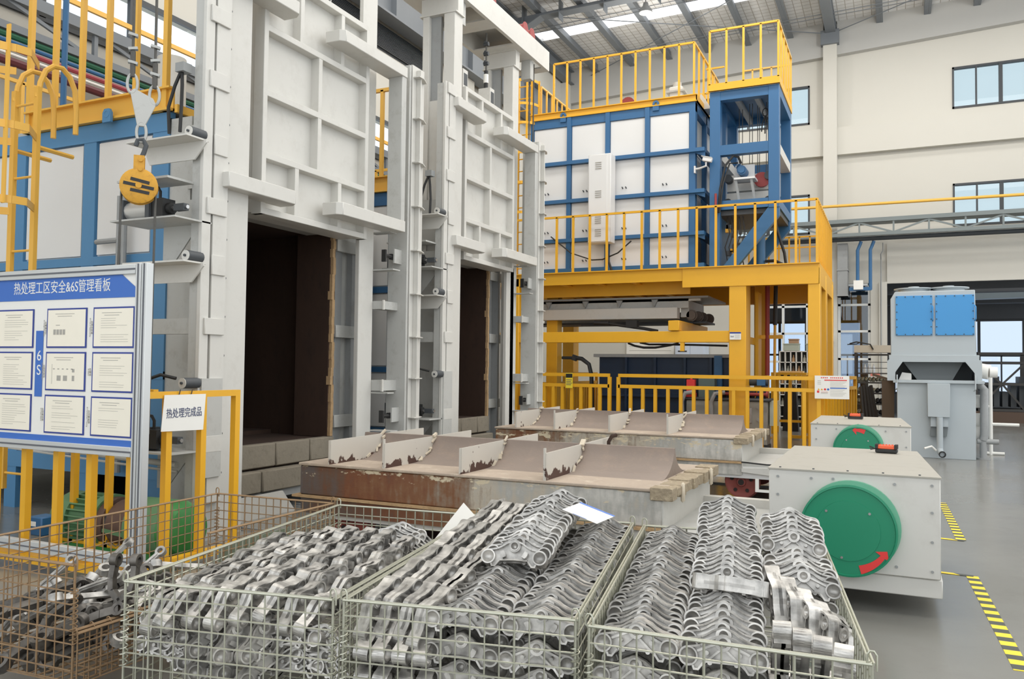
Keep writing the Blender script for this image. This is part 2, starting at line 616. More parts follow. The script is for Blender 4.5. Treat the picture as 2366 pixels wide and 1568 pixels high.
# roof: sheets with a daylight strip, purlins, rafter, bracing
mb = MB()
def sheet(x0, x1, y0, y1):
    mb.add([(x0, y0, roofz(x0)), (x1, y0, roofz(x1)), (x1, y1, roofz(x1)), (x0, y1, roofz(x0)),
            (x0, y0, roofz(x0)+0.1), (x1, y0, roofz(x1)+0.1), (x1, y1, roofz(x1)+0.1), (x0, y1, roofz(x0)+0.1)],
           [(3, 2, 1, 0), (4, 5, 6, 7), (0, 1, 5, 4), (1, 2, 6, 5), (2, 3, 7, 6), (3, 0, 4, 7)])
sheet(XL-0.4, 15, 24.95, YB+0.4)
sheet(XL-0.4, 15, -6.0, 24.25)
struct(mb, 'ceiling', roof_mat())
mb = MB()
sheet(XL+0.4, 15, 24.25, 24.95)
struct(mb, 'window_10', glow('daylight_strip', (250, 252, 255), 1.6))
k = 0
x = -9.75
while x < 12:
    z = roofz(x)
    struct(MB().box(x-0.06, x+0.06, 15, YB+0.1, z-0.29, z-0.01).box(x+0.062, x+0.13, 15, YB+0.1, z-0.292, z-0.27), 'purlin_beam', steel_m)
    x += 1.335
rf = MB()
rf.prism([(XL+0.1, 11.55), (-9.6, 12.2), (-4, 12.33), (14, 12.55), (14, 12.95), (XL+0.1, 12.3)], (0, 22.35, 0), (1, 0, 0), (0, 0, 1), (0, 0.04, 0))
rf.bar((XL+0.1, 22.37, 11.55), (-9.6, 22.37, 12.2), 0.35, 0.03)
rf.bar((-9.6, 22.37, 12.2), (14, 22.37, 12.55), 0.35, 0.03)
for x in (-10.2, -9.0, -7.6, -6.0):
    rf.box(x-0.01, x+0.01, 22.2, 22.54, 12.0, 12.6)
struct(rf, 'rafter_beam', steel_m)
rf = MB()
rf.prism([(-2.1, 12.05), (-1.55, 12.05), (-1.55, 12.5), (-2.1, 12.5)], (0, YB-0.5, 0), (1, 0, 0), (0, 0, 1), (0, 0.5, 0))
rf.box(-1.95, -1.65, 22.4, YB-0.1, roofz(-1.8)-0.42, roofz(-1.8)-0.02)
struct(rf, 'rafter_beam', steel_m)
def rod(a, b, r=0.016):
    struct(MB().tube([a, b], r, 5), 'roof_bracing_trim', steel_m)
rod((-9.6, 22.6, 12.32), (-1.9, 27.6, 12.42)); rod((-2.2, 22.6, 12.5), (-9.9, 27.6, 12.2))
rod((-10.5, 23.3, 12.28), (6, 23.3, 12.7), 0.012); rod((-10.5, 23.55, 12.28), (6, 23.55, 12.7), 0.012)
rod((-10.5, 26.2, 12.28), (8, 26.2, 12.75), 0.012); rod((-10.5, 26.45, 12.28), (8, 26.45, 12.75), 0.012)
rod((-1.6, 27.6, 12.45), (6, 22.8, 12.7))
lamp = thing('high_bay_lamp', 'round high bay lamp hanging under the roof above the elevated furnace', 'lamp', (-6.6, 23.1, 12.1))
MB().lathe((-6.6, 23.1, 12.1), (0, 0, 1), [(0.2, 0), (0.19, 0.08), (0.09, 0.2), (0.07, 0.3)], 20).build('lamp_shade', STEELG, lamp)
MB().cyl((-6.6, 23.1, 12.095), (-6.6, 23.1, 12.1), 0.18, 20).build('lamp_lens', glow('lamp_lens', (255, 250, 240), 2.0), lamp)
MB().cyl((-6.6, 23.1, 12.39), (-6.6, 23.1, 12.7), 0.015, 6).build('hanging_rod', STEELG, lamp)

# truss walkway along the back wall with its yellow handrail and pipes
t = thing('truss_walkway', 'grey steel truss gantry with cable tray running along the back wall', 'truss', (-2, 27.2, 5.65))
Y0 = 27.25
x0, x1 = -9.5, 13.0
MB().bar((x0, Y0, 6.16), (x1, Y0, 6.21), 0.5, 0.05).bar((x0, Y0-0.3, 6.2), (x1, Y0-0.3, 6.25), 0.05, 0.12).build('top_chord', steell_m, t)
MB().bar((x0, Y0-0.28, 5.8), (x1, Y0-0.28, 5.78), 0.12, 0.1).build('bottom_chord', steell_m, t)
MB().cyl((x0, Y0-0.05, 5.7), (x1, Y0-0.05, 5.68), 0.07, 10).build('pipe', CHARC, t)
x = x0
k = 0
while x < x1-0.5:
    MB().bar((x, Y0-0.28, 5.8), (x, Y0-0.28, 6.17), 0.05, 0.05).build('post', steell_m, t)
    MB().bar((x, Y0-0.28, 5.82), (x+0.95, Y0-0.28, 6.15) if k % 2 == 0 else (x+0.95, Y0-0.28, 5.82), 0.03, 0.05).build('brace', steell_m, t) if k % 2 == 0 else MB().bar((x, Y0-0.28, 6.15), (x+0.95, Y0-0.28, 5.82), 0.03, 0.05).build('brace', steell_m, t)
    x += 0.95
    k += 1
tb = MB()
random.seed(3)
for k in range(3):
    tb.tube([(-1.0+0.15*k+0.14*j, Y0-0.1, 6.24+0.05*random.random()) for j in range(7)], 0.012, 5)
tb.build('cable_bundle', BLACK, t)
hr = MB().cyl((-9, 26.9, 6.74), (13, 26.9, 6.62), 0.045, 10)
tag(hr.build('handrail_pipe', YELL), 'long yellow pipe running along the white back wall above the truss', 'pipe')
# column for the truss and blue pipes going down
bp = thing('blue_pipe_pair', 'two blue pipes dropping from the truss beside the white column', 'pipe', (-1.0, 27.3, 4.2))
for dx in (-0.98, -0.62):
    MB().tube([(dx+0.07, 27.25, 5.62), (dx+0.05, 27.25, 5.55), (dx-0.03, 27.25, 5.35), (dx-0.03, 27.25, 4.12)], 0.05, 8).build('pipe', BLUE, bp)
MB().box(-1.25, -0.62, 27.2, 27.3, 4.1, 4.2).build('bracket', BLUE, bp)
MB().box(-1.12, -0.85, 27.05, 27.2, 4.12, 4.4).build('junction_box', PAPER, bp)
dc = thing('duct_column', 'galvanised rectangular duct hanging beside the blue pipes', 'duct', (-1.4, 27.3, 3.95))
B(-1.6, -1.3, 27.35, 27.85, 3.95, 5.6).build('duct_body', STEELG, dc)
MB().box(-1.62, -1.28, 27.33, 27.87, 4.75, 4.79).box(-1.62, -1.28, 27.33, 27.87, 3.95, 3.99).build('flange', STEELG, dc)
tag(MB().tube([(-0.3, 27.6, 5.6), (-0.3, 27.6, 5.35), (-0.36, 27.6, 5.25), (-0.36, 27.76, 5.1), (-0.36, 27.765, 0.0)], 0.018, 6).build('conduit', STEELG), 'thin grey conduit running down the white wall column', 'conduit')
tag(B(-1.95, -1.72, 27.5, 27.6, 2.55, 2.8).build('wall_box', PAPER), 'small white control box on the wall column behind the platform', 'box')
# pipes and truss along the left wall
lt = thing('side_truss', 'dark grey pipe rack truss along the side wall below the windows', 'truss', (XL+0.4, 8, 5.6))
MB().bar((XL+0.5, 0, 6.42), (XL+0.5, 18, 6.42), 0.12, 0.16).build('top_chord', steel_m, lt)
MB().bar((XL+0.5, 0, 5.98), (XL+0.5, 18, 5.98), 0.12, 0.1).build('bottom_chord', steel_m, lt)
for k in range(12):
    y = 0.5+k*1.5
    MB().bar((XL+0.5, y, 5.98), (XL+0.5, y, 6.4), 0.06, 0.06).build('post', steel_m, lt)
    MB().bar((XL+0.5, y, 6.4), (XL+0.5, y+1.5, 5.98), 0.04, 0.05).build('brace', steel_m, lt)
for nm, mm, z, r in (('green_pipe', paint('pipe_green', (34, 92, 66), 0.5), 5.88, 0.045), ('blue_pipe', BLUE, 5.8, 0.03), ('red_pipe', paint('pipe_red', (150, 56, 66), 0.5), 5.72, 0.035), ('white_pipe', PAPER, 5.64, 0.02), ('maroon_pipe', paint('pipe_maroon', (92, 38, 44), 0.5), 5.54, 0.06)):
    MB().cyl((XL+0.5, 0, z), (XL+0.5, 18, z), r, 8).build(nm, mm, lt, label=nm.replace('_', ' '))
# ================================================================== HEAT TREATMENT FURNACES
RUSTIN = paint('heat_stained_lining', (58, 40, 30), 0.9, var=0.45, scale=2.5, dirt=0.6, dirt_rgb=(24, 20, 20), bump=0.4, bscale=9, stretch=(1, 1, 0.4))
BRICKM = paint('refractory_block', (132, 124, 110), 0.95, var=0.15, scale=3, dirt=0.7, dirt_rgb=(92, 80, 66), bump=0.5, bscale=25)
EDGEM = paint('scorched_and_highlight_edge', (176, 146, 108), 0.9, var=0.2, scale=6, dirt=0.7, dirt_rgb=(96, 66, 46), bump=0.6, bscale=30)
PITM = paint('pit_dark', (42, 36, 34), 0.9, var=0.3)
ALUC = paint('air_cylinder_body', (206, 206, 204), 0.3, 0.6, var=0.04)

def air_cylinder(f, x, y, z, rod_end):
    """pneumatic clamp cylinder lying along X, its shelf and gusset"""
    sh = MB().box(x-0.08, x+0.72, y-0.28, y+0.14, z-0.115, z-0.10)
    s = sh.build('cylinder_shelf', GREYD, f)
    MB().prism([(0, 0), (0.44, 0), (0.12, -0.36), (0, -0.36)], (x+0.16, y+0.12, z-0.115), (1, 0, 0), (0, 0, 1), (0, -0.015, 0)).build('gusset', GREYD, s)
    c = MB().cyl((x, y-0.12, z), (x+0.28, y-0.12, z), 0.085, 16).build('air_cylinder', ALUC, f)
    MB().box(x-0.04, x, y-0.21, y-0.03, z-0.095, z+0.095).build('end_cap', CHARC, c)
    MB().box(x+0.28, x+0.33, y-0.215, y-0.025, z-0.1, z+0.1).build('end_cap', CHARC, c)
    MB().box(x+0.33, x+0.47, y-0.19, y-0.05, z-0.08, z+0.085).cyl((x+0.47, y-0.12, z), (x+0.52, y-0.12, z), 0.05, 12).build('clevis_block', BLACK, c)
    MB().cyl((x+0.5, y-0.12, z), (rod_end, y-0.12, z), 0.018, 8).build('piston_rod', CHROME, c)
    MB().box(rod_end-0.14, rod_end-0.02, y-0.15, y-0.09, z-0.03, z+0.03).build('rod_fork', CHARC, c)
    MB().tube([(x+0.36, y-0.12, z+0.08), (x+0.36, y-0.12, z+0.16), (x+0.33, y-0.12, z+0.2), (x+0.25, y-0.12, z+0.21), (x+0.1, y-0.1, z+0.12), (x-0.1, y-0.05, z+0.02)], 0.014, 6).build('air_hose', BLACK, c)

def roller(f, y, z, bracket):
    r = MB().cyl((-5.62, y-0.17, z+0.05), (-5.62, y, z+0.05), 0.048, 14).build('roller', CHARC, f)
    MB().cyl((-5.62, y-0.175, z+0.05), (-5.62, y-0.17, z+0.05), 0.046, 14).build('roller_face', GREY, r)
    MB().cyl((-5.62, y-0.19, z+0.05), (-5.62, y-0.175, z+0.05), 0.012, 8).build('axle_pin', CHARC, r)
    if bracket:
        a = MB()
        a.box(-6.3, -5.55, y-0.26, y, z-0.015, z)
        a.prism([(-6.22, -0.17), (-5.66, -0.17), (-5.52, -0.03), (-5.52, 0.0), (-6.3, 0.0)], (0, y-0.05, z-0.005), (1, 0, 0), (0, 0, 1), (0, -0.015, 0))
        a.build('roller_bracket', GREY, f)

def furnace(name, label, base, s, dz, blue, tall):
    f = thing(name, label, 'furnace', (-8, base+1.6, 0))
    Y = lambda u: base+(u-5.38)*s
    # ---- body with blue frame and white panels on its near side
    yb = Y(5.88)
    body = MB()
    body.box(-10.4, -6.7, yb+0.03, yb+0.3, 0.5, 4.05+dz)
    body.box(-10.4, -6.7, Y(8.35), Y(8.75), 0.5, 4.05+dz)
    body.box(-10.4, -10.1, yb+0.3, Y(8.35), 0.5, 4.05+dz)
    body.box(-10.4, -6.7, yb+0.3, Y(8.35), 3.45+dz, 4.05+dz)
    body.build('casing', WHITEP, f)
    posts = [(-6.79, -6.56), (-7.81, -7.62), (-8.95, -8.76), (-10.1, -9.9), (-10.45, -10.35)]
    for a, b in posts:
        B(a, b, yb-0.02, yb+0.05, 0.0, 4.06+dz).build('frame_post', blue, f)
    zr = [(3.93, 4.12), (2.62, 2.71), (1.44, 1.52), (0.45, 0.62)]
    for a, b in zr:
        B(-10.45, -6.56, yb-0.025, yb+0.05, a+dz, b+dz).build('frame_rail', blue, f)
    for (a, b), (c, d) in zip(posts[:-1], posts[1:]):
        for (z1, _), (_, z0) in zip(zr[:-1], zr[1:]):
            B(d+0.03, a-0.03, yb-0.005, yb+0.032, z0+dz+0.02, z1+dz-0.02).build('side_panel', WHITEP, f)
    MB().prism([(-.06, 0), (.06, 0), (.06, .1), (.035, .14), (-.035, .14), (-.06, .1)], (-7.35, yb-0.125, 4.08+dz), (1, 0, 0), (0, 0, 1), (0, 0.03, 0)).ring((-7.35, yb-.127, 4.17+dz), (-7.35, yb-.093, 4.17+dz), .045, .025, 12).build('lifting_lug', blue, f)
    pp = MB()
    pp.cyl((-7.15, yb-0.1, 0.5), (-7.15, yb-0.1, 3.3+dz), 0.022, 8).cyl((-7.07, yb-0.1, 0.5), (-7.07, yb-0.1, 3.5+dz), 0.028, 8)
    pp.tube([(-7.5, yb-0.08, 2.85), (-7.15, yb-0.1, 2.85)], 0.028, 8)
    pp.build('conduit_pipe', STEELG, f)
    # ---- grey front section
    g = MB()
    g.box(-6.56, -6.28, yb, yb+0.16, 0.0, 4.05+dz)
    g.box(-6.56, -6.28, Y(8.1), Y(8.75), 0.0, 4.05+dz)
    g.box(-6.56, -6.28, yb+0.16, Y(8.1), 3.2+dz, 4.05+dz)
    g.build('front_wall', GREYD, f)
    B(-6.3, -5.82, yb-0.02, yb, 3.32+dz, 3.95+dz).build('gusset_plate', GREYD, f)
    B(-6.28, -5.75, yb-0.05, yb+0.05, 0, 3.2+dz).build('side_return', GREYD, f)
    # ---- dark chamber
    ch = MB()
    zt = 3.22+dz
    ch.box(-10.2, -6.66, yb+0.28, yb+0.34, 0.5, zt)
    ch.box(-10.2, -6.66, Y(8.2), Y(8.26), 0.5, zt)
    ch.box(-10.1, -10.04, yb+0.3, Y(8.25), 0.5, zt)
    ch.box(-10.2, -6.56, yb+0.2, Y(8.25), zt, zt+0.06)
    ch.box(-10.2, -6.22, yb+0.2, Y(8.1), 0.44, 0.735+dz*.6)
    ch.build('chamber_lining', RUSTIN, f)
    B(-6.7, -6.2, Y(7.99), Y(8.1), 0.74+dz*0.5, zt+0.02).build('jamb_lining', RUSTIN, f)
    B(-6.7, -6.2, yb+0.1, yb+0.18, 0.74, zt).build('jamb_lining', RUSTIN, f)
    hb = MB()
    hb.box(-8.6, -7.2, yb+0.36, Y(8.15), 0.62, 0.78).box(-9.9, -9.3, yb+0.36, Y(8.15), 0.62, 1.35)
    hb.build('inner_step', RUSTIN, f)
    e = MB()
    random.seed(5)
    for k in range(24):
        z = 0.75+(zt-0.75)*k/24
        h = (zt-0.75)/24
        j = random.uniform(-0.012, 0.012)
        e.box(-6.22, -6.16, Y(8.0)+j, Y(8.05)+j, z, z+h)
    for k in range(20):
        y0 = yb+0.12+(Y(8.05)-yb-0.12)*k/20
        j = random.uniform(-0.015, 0.01)
        e.box(-6.22, -6.16, y0, y0+(Y(8.05)-yb-0.12)/20, zt-0.04+j, zt+j)
    e.build('scorched_rim', EDGEM, f)
    # ---- sill: two courses of refractory blocks
    for row, (z0, z1, xf) in enumerate(((0.49, 0.75, -6.06), (0.24, 0.475, -5.98))):
        cuts = [5.86, 6.5, 7.05, 7.62, 8.06] if row == 0 else [5.86, 6.75, 7.45, 8.06]
        for a, b in zip(cuts[:-1], cuts[1:]):
            B(-6.25, xf-.08+random.uniform(-.01, .01), Y(a)+0.004, Y(b)-0.004, z0+0.004+dz*.6, z1-0.004+dz*.6).build('block', BRICKM, f, bevel=0.012)
    B(-6.6, -6.1, yb+0.2, Y(8.1), 0.16, 0.24).build('sill_plate', STEELG, f)
    MB().prism([(0, 0.24), (1.1, 0.24), (1.35, -0.05), (0, -0.05)], (-6.0, Y(5.9), 0), (0, s, 0), (0, 0, 1), (-0.02, 0, 0)).build('skirt_plate', GREY, f)
    B(-7.0, -6.8, Y(7.65), Y(7.75), 0, 0.24).build('support_leg', BLUE, f)
    B(-8.0, -6.7, yb+0.2, Y(8.0), 0.02, 0.05).build('pit_floor', PITM, f)
    B(-8.0, -7.9, yb+0.2, Y(8.0), 0.02, 0.5).build('pit_wall', PITM, f)
    # ---- left guide column: two strips, slot, clamp plates, rollers
    top = 7.0 if tall else 5.56
    zc = 0.0 if tall else 0.0
    for a, b in ((5.385, 5.49), (5.515, 5.69)):
        B(-5.64, -5.6, Y(a), Y(b), 0.35 if tall else 0.55, top).build('guide_strip', GREY, f, bevel=0.003)
    B(-5.74, -5.646, Y(5.395), Y(5.68), 0.0, top-0.02).build('column_core', GREYD, f)
    B(-5.646, -5.64, Y(5.488), Y(5.517), 0.3, top-0.03).build('column_slot', BLACK, f)
    B(-5.8, -5.66, Y(5.685), Y(6.02), 0.0, top-0.05).build('column_flange', GREY, f, bevel=0.004)
    B(-6.28, -5.7, Y(5.97), Y(6.02), 0.0, top-0.05).build('column_web', GREY, f)
    plain = [5.41, 4.79, 4.19, 3.03, 1.94, 0.88]
    for z in plain:
        z += dz
        if z < top:
            B(-5.6, -5.578, Y(5.43), Y(5.665), z-0.075, z+0.075).build('clamp_plate', GREY, f, bevel=0.004)
    for z in (3.6, 2.5, 1.38):
        z += dz
        B(-5.6, -5.582, Y(5.5), Y(5.665), z-0.09, z+0.09 if z > 1.6 else z+0.07).build('clamp_plate', GREY, f, bevel=0.004)
        roller(f, Y(5.4), z, z > 1.6)
    B(-5.6, -5.58, Y(5.41), Y(5.66), 0.58+dz, 1.47+dz).build('lower_clamp_plate', GREYD, f)
    bl = MB()
    for k in range(18):
        z = 0.6+k*0.36
        if z < top-0.2:
            bl.cyl((-5.66, Y(5.72), z), (-5.635, Y(5.72), z), 0.012, 6)
    bl.build('bolt', CHARC, f)
    air_cylinder(f, -6.32, Y(5.36), 2.98+dz, -5.62)
    air_cylinder(f, -6.32, Y(5.36), 0.93+dz, -5.62)
    B(-6.35, -5.72, Y(5.1), Y(5.4), 3.22+dz, 3.24+dz).build('cylinder_cover', GREYD, f)
    for z in (1.94, 0.0):
        if z:
            B(-6.3, -5.7, Y(5.42), Y(5.5), z+dz-0.07, z+dz+0.07).build('tie_bar', GREYD, f)
    hs = MB()
    hs.tube([(-5.8, Y(5.3), 4.25), (-5.86, Y(5.28), 4.1), (-5.9, Y(5.25), 3.9), (-5.88, Y(5.25), 3.66)], 0.016, 6)
    hs.build('air_hose', BLACK, f)
    hs = MB()
    hs.tube([(-5.8, Y(5.3), 4.25), (-5.77, Y(5.28), 4.1), (-5.74, Y(5.25), 3.9), (-5.75, Y(5.25), 3.66)], 0.016, 6)
    hs.build('air_hose', BLACK, f)
    hs = MB()
    hs.tube([(-5.72, Y(5.25), 1.47+dz), (-5.85, Y(5.2), 1.5+dz), (-6.05, Y(5.1), 1.42+dz), (-6.15, Y(5.1), 1.2+dz)], 0.016, 6)
    hs.build('air_hose', BLACK, f)
    MB().box(-5.84, -5.74, Y(5.26), Y(5.36), 4.22, 4.3).build('hose_block', STEELG, f)
    # ---- right recess and column
    rc = MB()
    rc.box(-6.3, -6.22, Y(8.12), Y(8.26), 0.2, 3.15+dz).box(-6.36, -6.3, Y(8.26), Y(8.44), 0.2, 3.15+dz).box(-6.3, -6.2, Y(8.44), Y(8.54), 0.2, 3.15+dz)
    rc.build('guide_strip', STEELG, f)
    for z in (3.08, 2.02, 0.92):
        B(-6.22, -6.17, Y(8.1), Y(8.66), z+dz-0.075, z+dz+0.075).build('clamp_plate', GREYD, f, bevel=0.004)
    B(-5.96, -5.9, Y(8.17), Y(8.47), 0.0, 7.0).build('door_post', GREY, f, bevel=0.006) if tall else B(-5.96, -5.9, Y(8.17), Y(8.47), 0.0, 3.3).build('door_post', GREY, f, bevel=0.006)
    for z, h in ((2.36, 0.1), (1.36, 0.13)):
        B(-5.92, -5.75, Y(8.47), Y(8.8), z+dz-h/2, z+dz+h/2).build('tie_bar', GREYD, f)
        B(-5.75, -5.73, Y(8.46), Y(8.49), z+dz-h/2-.01, z+dz+h/2+.01).build('tie_plate', GREY, f)
    for z in (2.98, 0.98):
        z += dz
        a = MB().cyl((-5.75, Y(8.48), z), (-5.75, Y(8.72), z), 0.025, 8).box(-5.78, -5.72, Y(8.47), Y(8.5), z-0.08, z+0.07).box(-5.77, -5.73, Y(8.62), Y(8.7), z-0.035, z+0.035)
        a.build('clamp_cylinder', BLACK, f)
        B(-5.72, -5.7, Y(8.64), Y(8.82), z-0.08, z+0.1).build('lug_plate', GREYD, f)
        B(-5.95, -5.6, Y(8.46), Y(8.62), z-0.19, z-0.175).build('cylinder_shelf', GREYD, f)
        B(-5.95, -5.65, Y(8.46), Y(8.6), z+0.28, z+0.295).build('cylinder_cover', GREYD, f)
    # ---- outer post with fins
    zt2 = 5.5+dz
    B(-5.9, -5.62, Y(8.8), Y(8.84), 0, zt2-.03).build('post_side', GREYD, f)
    B(-5.9, -5.68, Y(8.845), Y(8.868), 0.0, zt2-0.05).build('post_slot', BLACK, f)
    op = MB()
    op.box(-5.9, -5.62, Y(8.875), Y(9.16), 0, zt2)
    op.box(-5.62, -5.55, Y(8.965), Y(8.985), 0, zt2-.05)
    op.build('outer_post', GREY, f, bevel=0.004)
    for z in (5.33, 4.79, 4.22, 3.65, 3.08, 2.52, 1.97, 1.44, 0.94, 0.4):
        MB().prism([(0, 0), (0.27, 0), (0.27, 0.04), (0.11, 0.1), (0, 0.1)], (-5.62, Y(8.885), z+dz), (0, s, 0), (1, 0, 0), (0, 0, 0.012)).build('fin', GREY, f)
    # ---- lifting door
    zb, z5 = 3.12+dz, 5.71+dz
    d = MB().box(-6.15, -5.86, Y(6.3), Y(8.1), zb+.02, z5-.03).build('door', GREY, f)
    sk = MB()
    for a in (6.29, 8.045):
        sk.box(-5.88, -5.75, Y(a), Y(a+0.065), zb, z5)
    for z in (3.12, 3.69, 4.33, 5.0, 5.645):
        sk.box(-5.88, -5.752, Y(6.3), Y(8.1), z+dz, z+dz+0.065)
    sk.build('door_frame', GREY, d, bevel=0.004)
    for a, z0, z1 in ((7.16, 3.75, 4.34), (7.16, 4.39, 5.0), (6.8, 3.18, 3.69), (7.54, 3.18, 3.69), (6.84, 5.06, 5.65), (7.55, 5.06, 5.65)):
        B(-5.88, -5.755, Y(a), Y(a+0.06), z0+dz, z1+dz).build('rib', GREY, d)
    for y0, y1, z0, z1, tip in ((5.62, 6.6, 3.235, 3.375, 1), (7.28, 8.6, 3.27, 3.41, -1), (7.28, 8.6, 5.215, 5.345, -1), (5.62, 6.6, 5.2, 5.33, 1)):
        xb = -5.77
        if tip > 0:
            pl = [(Y(y0), xb), (Y(y1), xb), (Y(y1), -5.6), (Y(y1)-0.06, -5.52), (Y(y0), -5.52)]
        else:
            pl = [(Y(y0), xb), (Y(y1), xb), (Y(y1), -5.52), (Y(y0)+0.05, -5.52), (Y(y0), -5.58)]
        MB().prism(pl, (0, 0, z0+dz), (0, 1, 0), (1, 0, 0), (0, 0, z1-z0)).build('arm', GREY, d, bevel=0.006)
    B(-5.74, -5.53, Y(8.5), Y(8.6), 3.4+dz, 5.22+dz).build('arm_post', GREYD, d, bevel=0.01)
    for a in (6.35, 7.3):
        MB().box(-6.05, -5.84, Y(a), Y(a+.16), z5-.02, z5+.3).build('lifting_box', GREY, d)
        B(-5.845, -5.835, Y(a)+.03, Y(a+.16)-.02, z5+.06, z5+.24).build('box_opening', CHARC, d)
    if not tall:
        for a in (6.42, 7.37):
            rp = MB().cyl((-5.95, Y(a), z5+.3), (-5.95, Y(a), 7.0), 0.014, 6).build('hoist_rope', ROPE, d)
            for k in range(3):
                cl = MB()
                zc = z5+0.72+k*0.16
                cl.cyl((-5.99, Y(a), zc), (-5.91, Y(a), zc), 0.035, 8).cyl((-5.95, Y(a)-.05, zc+.02), (-5.95, Y(a)+.05, zc+.02), 0.02, 6)
                cl.build('rope_clip', CHARC, d)
            MB().cyl((-5.95, Y(a), z5+.28), (-5.95, Y(a), z5+.6), 0.035, 8).build('turnbuckle', BLACK, d)
            MB().cyl((-5.95, Y(a), z5+.4), (-5.95, Y(a), z5+.54), 0.042, 8).build('turnbuckle_sleeve', PAPER, d)
    return f, Y

F1, Y1 = furnace('furnace', 'nearer grey and white furnace with tall raised door behind the notice board', 5.38, 1.0, 0.0, BLUEL, True)
F2, Y2 = furnace('furnace', 'farther grey furnace with its raised door hung on ropes beneath the beam', 9.69, 0.953, 0.07, BLUE, False)

# gantry over both doors
g = thing('hoist_gantry', 'light grey overhead gantry beam on twin posts above the farther furnace door', 'gantry', (-6.1, 10.2, 0))
for yy, xa in ((10.22, 0.0), (12.5, -0.13)):
    p = B(-6.31+xa, -6.2+xa, yy, yy+.24, 0, 6.77).build('rear_post', GREY, g, bevel=0.004)
    p = B(-5.95+xa, -5.77+xa, yy, yy+.24, 0, 6.77).build('front_post', GREY, g, bevel=0.004)
    B(-6.2+xa, -6.03+xa, yy+.06, yy+.12, 0, 6.77).build('web_plate', STEELG, g)
    MB().ibeam((-6.36+xa, yy+.12, 6.92), (-5.74+xa, yy+.12, 6.92), 0.3, 0.26, 0.02, 0.16).build('capital', GREY, g)
bm = MB()
bm.box(-5.8, -5.74, 4.6, 13.72, 7.06, 7.42).box(-6.62, -6.56, 4.6, 13.72, 7.06, 7.42).box(-6.56, -5.8, 4.6, 13.72, 7.38, 7.42)
for a, b in ((4.6, 10.75), (11.25, 11.6), (12.3, 13.1), (13.5, 13.72)):
    bm.box(-6.56, -5.8, a, b, 7.06, 7.085)
bm.build('gantry_beam', GREY, g)
for yy in (10.5, 13.05):
    B(-6.0, -5.82, yy, yy+.14, 6.72, 7.06).build('sheave_housing', GREYD, g, bevel=0.004)
for yy in (11.65, 12.95, 13.25):
    m = MB()
    m.prism([(-.14, 0), (.14, 0), (.1, .2), (.04, .28), (-.04, .28), (-.1, .2)], (-5.9, yy, 7.42), (0, 1, 0), (0, 0, 1), (0.03, 0, 0))
    m.prism([(-.14, 0), (.14, 0), (.1, .2), (.04, .28), (-.04, .28), (-.1, .2)], (-6.05, yy, 7.42), (0, 1, 0), (0, 0, 1), (0.03, 0, 0))
    m.cyl((-6.02, yy, 7.57), (-5.9, yy, 7.57), 0.11, 14)
    m.build('sheave_bracket', REDD, g)
for yy in (13.2, 13.38):
    MB().cyl((-5.9, yy, 2.9 if yy < 13.3 else 5.0), (-5.9, yy, 7.1), 0.013, 6).build('hoist_rope', ROPE, g)

# decks, railings, motors on the two furnaces
def railing(t, p0, p1, h, n, m=YELL, w=0.04, mid=None, toe=0.0, first=True, last=True):
    p0, p1 = Vector(p0), Vector(p1)
    MB().bar(p0+Vector((0, 0, h)), p1+Vector((0, 0, h)), w, w).build('top_rail', m, t)
    if mid is not None:
        MB().bar(p0+Vector((0, 0, mid)), p1+Vector((0, 0, mid)), w*.9, w*.9).build('mid_rail', m, t)
    for k in range(n+1):
        if (k == 0 and not first) or (k == n and not last):
            continue
        q = p0.lerp(p1, k/n)
        MB().bar(q, q+Vector((0, 0, h)), w, w).build('baluster', m, t)
    if toe:
        MB().bar(p0+Vector((0, 0, toe/2)), p1+Vector((0, 0, toe/2)), 0.012, toe).build('toe_board', m, t)

